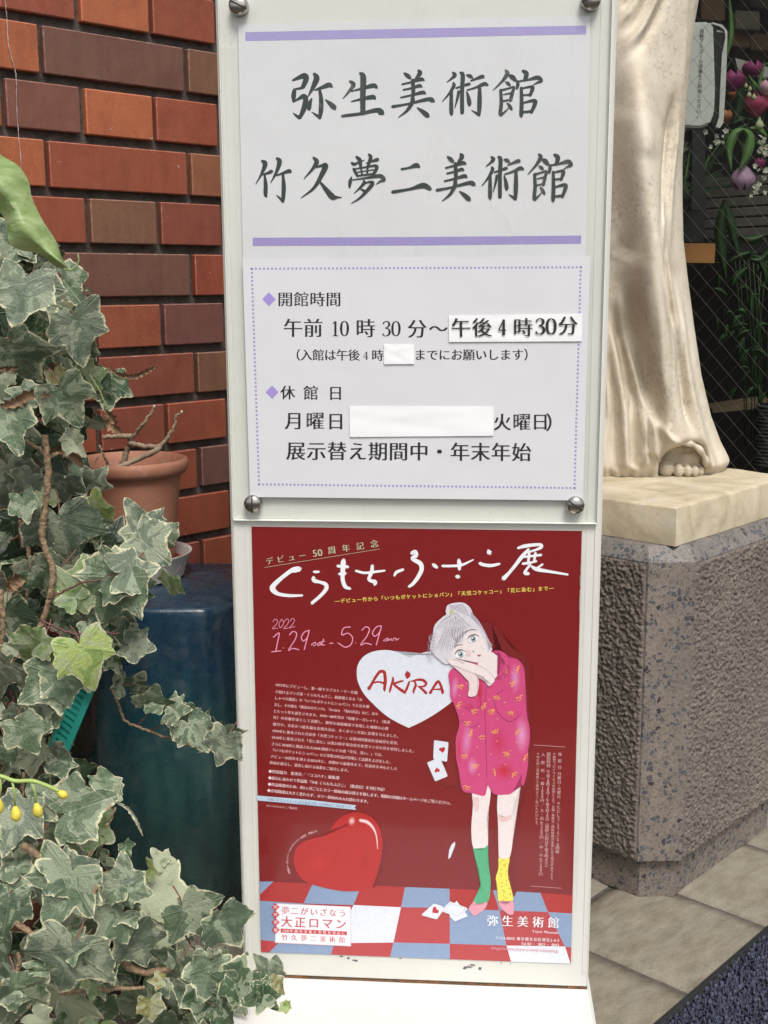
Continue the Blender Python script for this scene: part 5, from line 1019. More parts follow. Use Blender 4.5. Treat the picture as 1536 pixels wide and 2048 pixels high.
# ------------------------------------------------------------------ ivy
def leaf_mat():
    m, t, bs = nmat('variegated_ivy'); oi = N(t, 'ShaderNodeObjectInfo'); tc = N(t, 'ShaderNodeTexCoord')
    mul = math_n(t, 'MULTIPLY', oi.outputs['Random'], 47.); add = N(t, 'ShaderNodeVectorMath', operation='ADD'); t.links.new(tc.outputs['Object'], add.inputs[0]); t.links.new(mul, add.inputs[1])
    at = N(t, 'ShaderNodeAttribute', attribute_name='edge'); av = N(t, 'ShaderNodeAttribute', attribute_name='vein')
    f = noise_n(t, 2.0, 3, .55, vec=add.outputs[0], dist=1.0); g = noise_n(t, 13, 4, .7, vec=add.outputs[0]); h = noise_n(t, 60, 2, .6, vec=add.outputs[0])
    base = oi.outputs['Color']
    pale = mix(t, .55, base, (.42, .47, .33)); dark = mix(t, 1., base, (.62, .70, .66), 'MULTIPLY')
    c = mix(t, ramp(t, f, [(.40, (0, 0, 0)), (.43, (1, 1, 1))]), dark, base)
    f2 = math_n(t, 'ADD', f, math_n(t, 'MULTIPLY', math_n(t, 'SUBTRACT', g, .5), .14))
    c = mix(t, ramp(t, f2, [(.52, (0, 0, 0)), (.545, (1, 1, 1))]), c, pale)
    c = mix(t, 1., c, ramp(t, h, [(.3, (.9, .9, .9)), (.7, (1.08, 1.08, 1.08))]), 'MULTIPLY')
    e = math_n(t, 'ADD', at.outputs['Fac'], math_n(t, 'MULTIPLY', math_n(t, 'SUBTRACT', g, .5), .28))
    e = math_n(t, 'ADD', e, math_n(t, 'MULTIPLY', math_n(t, 'SUBTRACT', f, .5), .42))
    c = mix(t, ramp(t, e, [(.945, (0, 0, 0)), (.975, (1, 1, 1))]), c, (.64, .63, .42)); bw = math_n(t, 'MULTIPLY', ramp(t, noise_n(t, 1.7, 2, .5, vec=add.outputs[0]), [(.64, (0, 0, 0)), (.70, (1, 1, 1))]), ramp(t, e, [(.86, (0, 0, 0)), (1., (.8, .8, .8))])); c = mix(t, bw, c, (.20, .10, .035))
    vv = math_n(t, 'POWER', av.outputs['Fac'], 5.); c = mix(t, math_n(t, 'MULTIPLY', vv, .42), c, (.42, .46, .34))
    setc(t, bs, c); bs.inputs['Roughness'].default_value = .40; bs.inputs['Specular IOR Level'].default_value = .45
    bump(t, bs, math_n(t, 'ADD', math_n(t, 'MULTIPLY', vv, -.8), g), .35, .04)
    tl = N(t, 'ShaderNodeBsdfTranslucent'); t.links.new(c, tl.inputs[0]); ms = N(t, 'ShaderNodeMixShader'); ms.inputs[0].default_value = .18
    out = t.nodes['Material Output']; t.links.new(bs.outputs[0], ms.inputs[1]); t.links.new(tl.outputs[0], ms.inputs[2]); t.links.new(ms.outputs[0], out.inputs[0]); return m
m_leaf = leaf_mat(); m_pet = simple('petiole', (.17, .07, .05), .6, .2, 60, 0); m_vine = simple('ivy_stem', (.25, .17, .10), .85, .55, 160, .9, 220, dist=.004)
def leaf_geo(seed, deep=1.):
    r = random.Random(seed)
    L1, L2, L3 = r.uniform(.72, .90), r.uniform(.56, .70), 1.
    s1, s2 = r.uniform(.52, .68)*(.9+.1*deep), r.uniform(.50, .62)
    half = [(0, L3, 1), (9, .86, 0), (20, .66, 0), (31, s1+.02, 0), (39, s1, 0), (50, L1*.84, 0), (60+r.uniform(-4, 4), L1, 1), (70, L1*.84, 0), (82, s2+.06, 0), (95, s2, 0), (110, L2*.88, 0), (124+r.uniform(-5, 5), L2, 1), (137, L2*.86, 0), (150, .36, 0), (164, .22, 0), (174, .10, 0)]
    pts = [(a, q*r.uniform(.955, 1.045), v) for a, q, v in half]+[(360-a, q*r.uniform(.93, 1.05), v) for a, q, v in reversed(half[1:])]
    fine = []                                                     # one more point between neighbours for a soft outline
    for k, (a, q, v) in enumerate(pts):
        fine.append((a, q, v)); a2, q2, v2 = pts[(k+1) % len(pts)]; a2 += 360 if a2 < a else 0
        if abs(a2-a) > 7 and not (170 < a < 190): fine.append(((a+a2)/2, (q+q2)/2*(1.0+r.uniform(-.02, .035)), 0))
    nn = len(fine); ss = (.0, .30, .58, .80, .93, 1.0); vs = [(0, 0, 0)]; ed = [0.]; ve = [1.]
    cup, fold, wav, dr = r.uniform(-.10, .22), r.uniform(.02, .30), r.uniform(.02, .06), r.uniform(.05, .35); ph = r.uniform(0, 6)
    for s in ss[1:]:
        for a, q, v in fine:
            A = math.radians(a); x, y = q*s*math.cos(A), q*s*math.sin(A); rr_ = math.hypot(x, y)
            z = fold*abs(y)*.8-cup*rr_**2-dr*max(0, x)**2*.6+wav*math.sin(A*3+ph)*rr_+(.035*v*s)-dr*.5*abs(y)**2.2
            vs.append((x, y, z)); ed.append(s); ve.append(float(v))
    fs = []
    for k in range(nn): fs.append((0, 1+k, 1+(k+1) % nn))
    for i in range(len(ss)-2):
        for k in range(nn): k2 = (k+1) % nn; fs.append((1+i*nn+k, 1+(i+1)*nn+k, 1+(i+1)*nn+k2, 1+i*nn+k2))
    nl = len(fs); b = MB(); b.v = list(vs); b.f = fs
    pe = [(0, 0, -.005), (-.10, .02, -.05), (-.22, .04, -.16), (-.32, .04, -.30), (-.38, .02, -.46)]
    b.tube([Vector(q) for q in pe], [.016, .015, .014, .014, .015], 4, False); n0 = len(vs)
    return b.v, b.f, nl, ed+[0]*(len(b.v)-n0), ve+[0]*(len(b.v)-n0)
def leaf_mesh(seed, deep=1.):
    v, f, nl, ed, ve = leaf_geo(seed, deep); me = bpy.data.meshes.new('leaf'); me.from_pydata(v, [], f); me.update()
    me.materials.append(m_leaf); me.materials.append(m_pet)
    for i, p in enumerate(me.polygons): p.use_smooth = True; p.material_index = 0 if i < nl else 1
    for nm_, arr in (('edge', ed), ('vein', ve)):
        a = me.attributes.new(nm_, 'FLOAT', 'POINT'); a.data.foreach_set('value', arr)
    return me
LM = [leaf_mesh(40+k) for k in range(14)]
ivy = empty('ivy_plant', (-.42, 1.30, 0), 'large variegated ivy with cream edged leaves filling the lower left', 'ivy')
TONES = {'g': [(.115, .160, .095), (.135, .185, .11), (.095, .138, .082), (.15, .185, .13)], 'd': [(.055, .10, .045), (.07, .12, .055)], 'y': [(.21, .29, .115), (.19, .26, .12)], 'Y': [(.33, .42, .13)], 'c': [(.33, .36, .24)], 'o': [(.22, .20, .07)]}
rl = random.Random(21); nleaf = [0]
def put_leaf(bx, by, tx, ty, Y, tone='g', tilt=None, flat=1., ml=None, yaw=None):
    """leaf whose blade base is seen at (bx, by) and whose tip is seen at (tx, ty), Y metres away"""
    if bx > 245 and 1330 < by < 1500: tx, ty = bx+(tx-bx)*.80, by+(ty-by)*.80
    B = aty(bx, by, Y); T = aty(tx, ty, Y+(rl.uniform(-.02, .02) if yaw is None else yaw)); ax = T-B; L = ax.length; ax.normalize()
    view = (CO-B).normalized(); nrm = (view-ax*view.dot(ax)).normalized()
    ang = rl.uniform(-.6, .6) if tilt is None else tilt; nrm = Matrix.Rotation(ang, 3, ax)@nrm; side = nrm.cross(ax)
    o = bpy.data.objects.new('leaf', LM[rl.randrange(len(LM)) if ml is None else ml]); COL.objects.link(o); o.parent = ivy; o.matrix_parent_inverse = Matrix.Translation(-ivy.location)
    L *= rl.uniform(.96, 1.08); Mx = Matrix((ax*L, side*L*rl.uniform(.92, 1.1)*flat, nrm*L)).transposed().to_4x4(); Mx.translation = B; o.matrix_basis = Mx
    c = rl.choice(TONES[tone]); k = rl.uniform(.88, 1.14); k *= 1.12; o.color = (c[0]*k, c[1]*k, c[2]*k, 1); nleaf[0] += 1
HAND = """50 565 24 662 g 1.20;75 568 104 645 g 1.22;148 640 168 734 g 1.21;30 478 8 540 g 1.24;92 512 102 552 g 1.26;128 560 166 612 g 1.25;22 690 72 772 g 1.19;60 790 8 778 g 1.2;122 782 163 852 g 1.18;14 828 40 918 g 1.17
143 878 170 916 c 1.2;150 872 115 880 g 1.21;216 762 214 830 d 1.26;185 842 197 875 g 1.3;14 940 22 1030 g 1.2;46 1000 58 1052 g 1.19;130 962 128 1004 g 1.24;140 955 166 985 g 1.26;118 1040 142 1136 g 1.2;152 1052 162 1112 g 1.22;285 1082 347 1132 g 1.24;284 1078 248 1068 g 1.25;241 1152 196 1244 g 1.18;246 1146 322 1134 g 1.17;236 1148 160 1160 g 1.18;258 1165 282 1226 g 1.2
148 1194 108 1158 y 1.19;150 1196 204 1190 y 1.2;146 1198 128 1212 y 1.2;148 1190 172 1110 y 1.19;344 1158 340 1196 y 1.2;292 1072 252 992 g 1.3;318 1080 312 1026 g 1.32;262 1290 318 1300 g 1.22;256 1270 243 1232 g 1.23;78 1288 45 1346 y 1.15;78 1286 122 1292 y 1.15;162 1296 195 1384 Y 1.14;118 1352 34 1408 g 1.16;120 1355 140 1412 g 1.16;20 1420 42 1438 g 1.2
44 1452 78 1512 g 1.15;66 1430 104 1464 g 1.17;82 1420 100 1470 g 1.2;262 1372 297 1338 g 1.25;270 1374 254 1391 g 1.25;240 1368 214 1362 g 1.24;305 1404 315 1364 g 1.25;303 1404 283 1410 y 1.25;308 1408 326 1436 g 1.25;342 1422 392 1416 g 1.24;346 1420 349 1376 g 1.25;352 1430 349 1482 g 1.24;362 1436 384 1482 g 1.24;378 1440 412 1430 g 1.25;380 1452 420 1524 g 1.23;404 1446 436 1440 d 1.25;452 1476 430 1547 g 1.22;440 1470 462 1515 g 1.24;436 1470 446 1436 d 1.25
214 1572 208 1524 g 1.2;226 1588 244 1600 c 1.2;138 1624 234 1592 g 1.16;136 1622 112 1570 g 1.17;178 1654 234 1682 y 1.18;178 1650 168 1640 y 1.18;164 1676 152 1704 y 1.19;42 1618 6 1712 g 1.15;60 1600 112 1640 g 1.16;28 1660 72 1686 g 1.15;118 1524 130 1565 g 1.2;100 1500 104 1555 g 1.22;60 1500 64 1556 c 1.2
140 1752 94 1864 g 1.08;134 1750 72 1722 g 1.085;146 1752 204 1808 g 1.08;246 1768 246 1698 g 1.1;244 1772 190 1768 g 1.1;250 1774 308 1790 g 1.1;240 1832 182 1900 g 1.1;242 1824 272 1846 g 1.11;240 1826 238 1780 g 1.11;36 1742 4 1710 g 1.14;40 1748 52 1800 g 1.14;18 1800 4 1882 g 1.12;310 1784 402 1790 c 1.2;322 1722 335 1700 c 1.22;324 1724 300 1696 c 1.22;300 1738 316 1748 Y 1.2;142 1896 112 2000 g 1.05;144 1892 180 1890 g 1.06;140 1892 96 1914 g 1.06;28 1985 18 2060 g 1.03;30 1980 78 1994 g 1.03;26 1978 -10 1990 g 1.03;90 1940 46 1926 g 1.06;92 1944 108 1976 g 1.06
268 1872 292 1932 g 1.12;372 1818 434 1876 g 1.12;368 1812 356 1800 c 1.13;350 1920 338 1894 g 1.12;352 1924 320 1950 g 1.12;420 1932 400 2012 g 1.06;424 1928 462 1942 g 1.07;416 1928 388 1912 g 1.07;470 1966 424 2000 g 1.03;472 1964 530 1958 d 1.03;474 1966 470 2022 d 1.03;472 1962 496 1940 d 1.04;542 1948 508 1914 g 1.04;544 1948 552 1916 g 1.04;528 1990 480 2010 d 1.0;530 1992 556 2026 d 1.0;526 1986 508 1972 d 1.0;572 2012 556 2024 Y .99;572 2010 582 2000 Y .99;546 1968 572 1988 o 1.02;446 1842 484 1898 g 1.12;438 1838 428 1822 g 1.12;300 2006 306 2050 o 1.1;212 1930 236 1972 d 1.1;210 1926 190 1942 d 1.1;190 1972 182 1998 y 1.12;70 2030 106 2052 c 1.02;326 1972 338 1998 g 1.12;200 1850 184 1886 g 1.14;438 2020 470 2050 d 1.04;400 1990 396 2044 d 1.08;322 1960 294 1964 o 1.1;250 1690 262 1712 d 1.18;196 1700 178 1726 d 1.18
20 1330 4 1372 g 1.18;14 1222 44 1286 g 1.22;54 1140 22 1168 g 1.22;66 1150 96 1190 g 1.21;80 1145 60 1110 g 1.23;116 1140 86 1200 g 1.2;188 1040 196 1090 d 1.24;196 1020 190 980 Y 1.24;184 1120 196 1158 d 1.22;204 1228 226 1260 g 1.24;210 1262 232 1290 d 1.24;226 1316 244 1350 d 1.25;130 1240 176 1258 g 1.22;120 1224 134 1262 d 1.23;160 1232 120 1250 g 1.21;180 1250 206 1290 g 1.2;20 1290 40 1316 c 1.2;90 1416 118 1460 g 1.18;8 1480 28 1530 g 1.18;186 965 214 938 g 1.26;24 880 52 950 g 1.22;60 952 30 984 g 1.2;160 690 190 660 g 1.24;158 700 120 712 d 1.24;60 720 98 742 d 1.25;110 745 130 776 o 1.24;196 755 184 800 g 1.25;176 752 214 742 y 1.25;20 560 0 600 g 1.23;60 500 34 478 g 1.24"""
for ln in HAND.replace('\n', ';').split(';'):
    q = ln.split()
    if len(q) == 6:
        put_leaf(float(q[0]), float(q[1]), float(q[2]), float(q[3]), float(q[5]), q[4])
# the rest of the crown: leaves inside the plant's outline, farther in
OUT = [(-30, 440), (40, 470), (110, 520), (150, 580), (168, 660), (160, 740), (190, 790), (160, 850), (150, 900), (168, 960), (180, 1040), (225, 1090), (280, 1140), (290, 1200), (250, 1260), (210, 1310), (180, 1370), (120, 1440), (110, 1530), (150, 1590), (190, 1650), (215, 1720), (270, 1780), (340, 1840), (420, 1900), (468, 1950), (490, 2010), (500, 2060), (-30, 2060)]
def inside(x, y, P_=OUT):
    r = False; j = len(P_)-1
    for i in range(len(P_)):
        (xi, yi), (xj, yj) = P_[i], P_[j]
        if (yi > y) != (yj > y) and x < (xj-xi)*(y-yi)/(yj-yi)+xi: r = not r
        j = i
    return r
while nleaf[0] < 262:
    x, y = rl.uniform(-30, 500), 440+1620*rl.random()**.85
    if not inside(x, y) or (40 < x < 130 and 950 < y < 1290 and rl.random() < .8): continue
    a = math.radians(rl.gauss(95, 55)); L = rl.uniform(38, 78); lo = max(0, (y-1500)/500)
    put_leaf(x, y, x+L*math.cos(a), y+L*math.sin(a), rl.uniform(1.24, 1.36)-.10*min(1, lo), rl.choice('gggggddcy'), tilt=rl.uniform(-.9, .9))
# inner leaves in one joined mesh, colour darkened to imitate deep shade
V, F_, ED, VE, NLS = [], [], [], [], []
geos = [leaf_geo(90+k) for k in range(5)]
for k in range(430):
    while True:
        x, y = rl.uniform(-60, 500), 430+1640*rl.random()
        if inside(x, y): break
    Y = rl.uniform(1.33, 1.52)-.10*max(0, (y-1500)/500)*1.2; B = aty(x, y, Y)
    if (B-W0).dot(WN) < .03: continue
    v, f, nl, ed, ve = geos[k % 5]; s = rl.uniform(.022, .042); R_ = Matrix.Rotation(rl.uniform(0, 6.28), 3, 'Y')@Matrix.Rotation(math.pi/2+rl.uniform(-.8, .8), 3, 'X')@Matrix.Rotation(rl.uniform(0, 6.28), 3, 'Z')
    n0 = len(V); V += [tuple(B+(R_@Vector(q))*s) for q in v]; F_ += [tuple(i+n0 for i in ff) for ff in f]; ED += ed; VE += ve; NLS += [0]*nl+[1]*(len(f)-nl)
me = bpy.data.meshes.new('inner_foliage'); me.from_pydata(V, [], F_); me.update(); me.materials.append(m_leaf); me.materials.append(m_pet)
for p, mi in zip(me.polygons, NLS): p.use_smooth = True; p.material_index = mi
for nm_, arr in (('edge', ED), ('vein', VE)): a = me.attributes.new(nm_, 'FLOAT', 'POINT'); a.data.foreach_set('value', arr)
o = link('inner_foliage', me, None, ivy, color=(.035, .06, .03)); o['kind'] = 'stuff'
# stems
def stem(pts, r0, r1=None, mat=None, Y=1.22): return branch('stem', [A_(q[0], q[1], q[2] if len(q) > 2 else Y) for q in pts], r0, r1 or r0*.7, mat or m_vine, ivy, 8, 7, .0008)
m_vine2 = simple('red_stem', (.10, .035, .03), .6, .2, 100, 0); m_vine3 = simple('green_stem', (.20, .22, .09), .6, .2, 100, 0)
stem([(90, 870), (96, 940), (92, 1000), (84, 1060), (92, 1100), (106, 1140), (100, 1190), (92, 1225), (78, 1260), (60, 1290)], .0036, .0030, Y=1.19); stem([(50, 880), (80, 900), (100, 915), (116, 905)], .0022, Y=1.2); stem([(40, 1040), (58, 1110), (54, 1180), (48, 1280)], .0024, Y=1.26)
stem([(0, 1180), (6, 1240), (2, 1310)], .0030, Y=1.2); stem([(118, 545), (128, 570), (150, 580), (178, 600), (192, 640), (196, 690), (195, 770)], .0013, .0010, m_vine2, 1.25); stem([(178, 750), (198, 780), (216, 818)], .0010, .0008, m_vine3, 1.24); stem([(0, 678), (50, 674), (90, 668)], .0013, Y=1.24)
stem([(96, 1198), (130, 1182), (165, 1166), (200, 1160)], .0012, .0010, m_vine2, 1.18); stem([(80, 1240), (130, 1262), (170, 1270), (240, 1266)], .0014, .0010, m_vine2, 1.18); stem([(75, 1245), (120, 1268), (150, 1290)], .0010, .0008, m_vine2, 1.19)
stem([(226, 1380), (238, 1410), (250, 1440), (280, 1455), (330, 1474), (370, 1488), (405, 1500)], .0018, .0010, Y=1.26); stem([(270, 1453), (290, 1435), (300, 1415)], .0008, .0007, m_vine2, 1.26); stem([(300, 1465), (322, 1450), (335, 1435)], .0008, .0007, m_vine2, 1.26)
stem([(45, 1690), (80, 1715), (110, 1735), (125, 1745)], .0038, .0030, Y=1.14); stem([(30, 1845), (60, 1865), (95, 1890), (130, 1910)], .0032, .0026, Y=1.12); stem([(120, 1985), (200, 1980), (290, 1975)], .0026, Y=1.12); stem([(230, 1900), (255, 1930), (290, 1945), (340, 1940), (400, 1950)], .0046, .0026, Y=1.13); stem([(0, 1970), (25, 1955), (38, 1930), (36, 1905)], .0028, .002, Y=1.1)
stem([(132, 1640), (126, 1690), (118, 1740)], .0011, .001, m_vine2, 1.17); stem([(230, 1615), (222, 1640), (210, 1655)], .0012, .001, Y=1.17); stem([(290, 1790), (272, 1750), (262, 1730)], .0011, .001, m_vine2, 1.15); stem([(370, 1845), (372, 1870), (390, 1900)], .0010, .001, m_vine2, 1.14); stem([(430, 1875), (450, 1880), (470, 1860)], .0010, .001, m_vine2, 1.15)
for k in range(26):
    x, y = rl.uniform(0, 200), rl.uniform(900, 2000)
    if inside(x, y): stem([(x, y), (x+rl.uniform(-20, 20), y+rl.uniform(30, 60)), (x+rl.uniform(-30, 30), y+rl.uniform(80, 130))], rl.uniform(.0010, .0024), .001, rl.choice([m_vine, m_vine2, m_vine3]), rl.uniform(1.24, 1.34))
# withered leaves
m_dry = simple('withered_leaf', (.22, .135, .075), .8, .45, 90, .9, 160, dist=.004)
def curled(pts, w_, Y, roll=.9, name='withered_leaf', mat=None, color=None):
    sp = spline([(q[0], q[1], (q[2] if len(q) > 2 else 1.)) for q in pts], 8); vs = []; fs = []; n = len(sp); m = 9
    for i, q in enumerate(sp):
        u = i/(n-1); a = sp[min(i+1, n-1)]; b = sp[max(i-1, 0)]; dx, dy = a[0]-b[0], a[1]-b[1]; L = math.hypot(dx, dy); nx, ny = -dy/L, dx/L
        ww = w_*.8*(math.sin(math.pi*min(1, u*.92+.04))**.7)*q[2]*(1+.22*math.sin(i*2.7))
        for j in range(m):
            v = (j/(m-1)-.5)*2; an = v*roll; k3 = 1+.25*math.sin(i*1.9+j); x = q[0]+nx*ww*math.sin(an)/roll*k3; y = q[1]+ny*ww*math.sin(an)/roll*k3
            vs.append(aty(x, y, Y-.010*(1-math.cos(an))*ww/12+.0035*noise.noise(Vector((i*.55, j*.5, q[0])))))
    fs = [(i*m+j, (i+1)*m+j, (i+1)*m+j+1, i*m+j+1) for i in range(n-1) for j in range(m-1)]
    return mesh(name, vs, fs, mat or m_dry, ivy, True, color)
curled([(214, 735), (240, 750), (270, 753), (295, 742), (315, 732)], 9, 1.24, 1.3); curled([(0, 812), (30, 806), (60, 790), (100, 792)], 16, 1.17, 1.); curled([(-5, 738), (15, 738), (38, 736)], 8, 1.18, 1.); curled([(210, 820), (222, 838), (222, 852), (244, 866)], 18, 1.24, 1.2); curled([(100, 905), (125, 900), (150, 915), (165, 935)], 16, 1.23, 1.)
curled([(20, 1185), (30, 1165), (50, 1160)], 22, 1.21, 1.); curled([(88, 760), (110, 740), (130, 735)], 20, 1.25, .8); curled([(64, 890), (80, 880), (90, 870)], 14, 1.24, 1.); curled([(192, 1120), (170, 1140), (142, 1150)], 14, 1.22, 1.)
m_cream = simple('cream_leaf', (.40, .40, .29), .6, .25, 60, .3, 160); curled([(228, 1602), (256, 1618), (274, 1645), (286, 1672)], 6, 1.17, 1.2, 'curled_leaf', m_cream); curled([(162, 572), (172, 578), (184, 584)], 6, 1.25, .8, 'curled_leaf', m_cream)

# bright broad leaf of another plant reaching in from the left, and its curl
m, t, bs = nmat('bright_leaf'); mpb = N(t, 'ShaderNodeMapping'); mpb.inputs['Rotation'].default_value = (0, .85, 0); mpb.inputs['Scale'].default_value = (5, 30, 42); t.links.new(N(t, 'ShaderNodeTexCoord').outputs['Object'], mpb.inputs['Vector']); f = noise_n(t, 1.6, 5, .65, vec=mpb.outputs[0], dist=.3); c = ramp(t, f, [(.35, (.20, .31, .10)), (.55, (.34, .45, .19)), (.72, (.50, .58, .33))]); setc(t, bs, c); bs.inputs['Roughness'].default_value = .38; bump(t, bs, f, .6, .004)
tl = N(t, 'ShaderNodeBsdfTranslucent'); t.links.new(c, tl.inputs[0]); ms = N(t, 'ShaderNodeMixShader'); ms.inputs[0].default_value = .3; t.links.new(bs.outputs[0], ms.inputs[1]); t.links.new(tl.outputs[0], ms.inputs[2]); t.links.new(ms.outputs[0], t.nodes['Material Output'].inputs[0]); m_brl = m
fern = empty('broad_leaf_plant', (-.42, 1.05, .9), 'bright green broad twisted leaf hanging in front of the bricks at upper left', 'plant')
mid = spline([(-40, 345), (0, 372), (30, 420), (55, 465), (90, 500), (120, 522), (138, 540)], 8); top = spline([(-40, 262), (0, 308), (35, 330), (57, 362), (64, 395), (85, 440), (112, 482), (124, 515), (138, 540)], 6); bot = spline([(-40, 400), (0, 425), (15, 455), (18, 485), (40, 500), (80, 508), (110, 532), (138, 541)], 7)
def res(a, n): a = np.array([tuple(q) for q in a]); s = np.r_[0, np.cumsum(np.linalg.norm(np.diff(a, axis=0), axis=1))]; u = np.linspace(0, s[-1], n); return np.stack([np.interp(u, s, a[:, 0]), np.interp(u, s, a[:, 1])], 1)
mid, top, bot = res(mid, 40), res(top, 40), res(bot, 40); vs = []
for i in range(40):
    for j in range(9):
        v = j/8; p = (top[i]*(1-2*v)+mid[i]*2*v) if v < .5 else (mid[i]*(2-2*v)+bot[i]*(2*v-1)); wv = abs(v-.5)*2
        vs.append(aty(p[0], p[1], 1.05+.022*wv**1.2*(1 if v < .5 else .55)+.0022*math.sin(i*.42+v*4)))
mesh('leaf', vs, [(i*9+j, (i+1)*9+j, (i+1)*9+j+1, i*9+j+1) for i in range(39) for j in range(8)], m_brl, fern, True)
MB().tube([aty(x, y, 1.05) for x, y in ((128, 538), (142, 541), (153, 532), (158, 520), (156, 508))], [.0012, .0012, .001, .0008, .0006], 6).build('tendril', m_brl, fern, True)
MB().tube([aty(x, y, 1.053) for x, y in ((-60, 330), (-20, 352), (10, 385), (35, 430), (60, 470))], [.0020, .0018, .0015, .001, .0006], 6).build('midrib', m_brl, fern, True)
# yellow buds on an arching green stalk
m_bud = simple('yellow_bud', (.62, .52, .07), .6, .3, 60, .5, 220); m_stk = simple('pale_stalk', (.30, .40, .11), .5, .15, 60, 0)
bd = empty('flower_stalk', aty(-20, 1550, .95), 'arching pale green stalk with nodding yellow buds in front of the ivy', 'flower stalk')
MB().tube([Vector(q) for q in spline([aty(x, y, .95) for x, y in ((-60, 1540), (0, 1552), (30, 1562), (65, 1562), (95, 1572), (118, 1582))], 6)], .0018, 7).build('stalk', m_stk, bd, True)
for (x0, y0, x1, y1, s) in ((24, 1562, 30, 1612, 1.), (62, 1562, 72, 1606, .95), (0, 1556, -2, 1598, 1.), (100, 1574, 114, 1582, .75), (-30, 1550, -36, 1610, 1.)):
    a, b = aty(x0, y0, .95), aty(x1, y1, .95); s *= .82; d = (b-a).normalized(); MB().tube([a, a+(b-a)*.5+Vector((.0012, 0, .001)), b], .0010, 6).build('pedicel', m_stk, bd, True)
    up = d; L = .0150*s; pr = [(0, .0016), (.12, .0030), (.35, .0050), (.6, .0058), (.8, .0046), (.95, .0022), (1, .0006)]; MB().tube([b+d*(u*L*1.15) for u, r in pr], [r*s for u, r in pr], 10).build('bud', m_bud, bd, True)
# turquoise slotted plastic panel among the leaves
m_tq = simple('turquoise_plastic', (.022, .28, .22), .4, .1, 20, .1)
pq = [(150, 1358), (188, 1384), (127, 1530), (92, 1500)]; TL_, TR_, BR_, BL_ = [aty(x, y, 1.27) for x, y in pq]; un = (BL_-TL_).cross(TR_-TL_).normalized(); un = un if un.y < 0 else -un
def qp(u, v, d=0): return (TL_*(1-u)+TR_*u)*(1-v)+(BL_*(1-u)+BR_*u)*v+un*d
tq = MB()
def qbox(u0, u1, v0, v1, d0, d1): tq.add([qp(u0, v0, d0), qp(u1, v0, d0), qp(u1, v1, d0), qp(u0, v1, d0), qp(u0, v0, d1), qp(u1, v0, d1), qp(u1, v1, d1), qp(u0, v1, d1)], [(0, 3, 2, 1), (4, 5, 6, 7), (0, 1, 5, 4), (1, 2, 6, 5), (2, 3, 7, 6), (3, 0, 4, 7)])
qbox(0, 1, 0, 1, -.004, -.0015); qbox(0, .20, 0, 1, -.0015, .002); qbox(.70, 1., 0, 1, -.0015, .0022); qbox(.2, .7, .80, 1, -.0015, .002)
for k in range(10): qbox(.2, .7, k*.08, k*.08+.045, -.0015, .0015)
tq.build('plastic_basket', m_tq); tag(bpy.data.objects['plastic_basket'], 'turquoise plastic basket side with slots hanging tilted among the ivy', 'basket')
# terracotta tub under the ivy and the stone beside it
tub = MB().lathe((-.47, 1.33, 0), [(.085, 0), (.088, .004), (.112, .17), (.114, .172), (.124, .175), (.126, .20), (.118, .202), (.108, .19), (.02, .185)], 64).build('terracotta_tub', m_ter, None, True); autosmooth(tub, 50); tag(tub, 'brown terracotta tub almost hidden under the ivy at lower left', 'pot')
m_rock = granite('rough_stone', (.17, .145, .125), True)
bm = bmesh.new(); bmesh.ops.create_cube(bm, size=1); bmesh.ops.subdivide_edges(bm, edges=bm.edges[:], cuts=14, use_grid_fill=True)
for v in bm.verts:
    q = Vector((v.co.x*.22, v.co.y*.17, v.co.z*.08)); d = q.normalized(); q += d*(noise.fractal(q*16, 1, 2, 4)*.012); v.co = Vector((-.335, 1.335, .030))+Matrix.Rotation(.3, 3, 'Z')@q
me = bpy.data.meshes.new('stone'); bm.to_mesh(me); bm.free(); tag(autosmooth(link('stone', me, m_rock), 60), 'rough brown grey stone on the ground between the ivy and the sign base', 'stone')
tag(MB().box((-1.3, .5, -.004), (.95, 0, 0), (0, 1.3, 0), (0, 0, .022)).build('planting_soil', m_soil), kind='stuff')

# ------------------------------------------------------------------ goods behind the glass
def outline_prism(name, pts, Y, depth, mat, parent=None, bev=0):
    """front face traced at its own distance Y, with real thickness going back"""
    fr_ = [aty(x, y, Y) for x, y in pts]; n = len(fr_); bk = [v+Vector((0, depth, 0)) for v in fr_]; o = mesh(name, fr_+bk, [tuple(range(n)), tuple(range(2*n-1, n-1, -1))]+[(k, k+n, (k+1) % n+n, (k+1) % n) for k in range(n)], mat, parent)
    bm = bmesh.new(); bm.from_mesh(o.data); bmesh.ops.recalc_face_normals(bm, faces=bm.faces)
    if bev: bmesh.ops.bevel(bm, geom=[e for e in bm.edges], offset=bev, segments=2, affect='EDGES', clamp_overlap=True)
    bm.to_mesh(o.data); bm.free(); return o
YD = 2.40; m_dis = simple('dispenser_white', (.62, .65, .64), .35, .04, 10, 0); m_bk = simple('gloss_black', (.008, .008, .009), .2, .1, 10, 0)
dp = empty('sanitiser_dispenser', aty(1400, 250, YD), 'white hand sanitiser dispenser with vertical Japanese lettering behind the glass', 'dispenser')
outline_prism('front_shell', [(1352, 52), (1385, 44), (1418, 43), (1427, 48), (1429, 110), (1431, 180), (1429, 225), (1420, 248), (1400, 256), (1360, 253), (1350, 240)], YD, .05, m_dis, dp, .004)
outline_prism('side_slot', [(1426, 48), (1444, 50), (1452, 62), (1450, 90), (1442, 130), (1440, 190), (1436, 240), (1424, 252), (1428, 200)], YD+.012, .04, m_bk, dp)
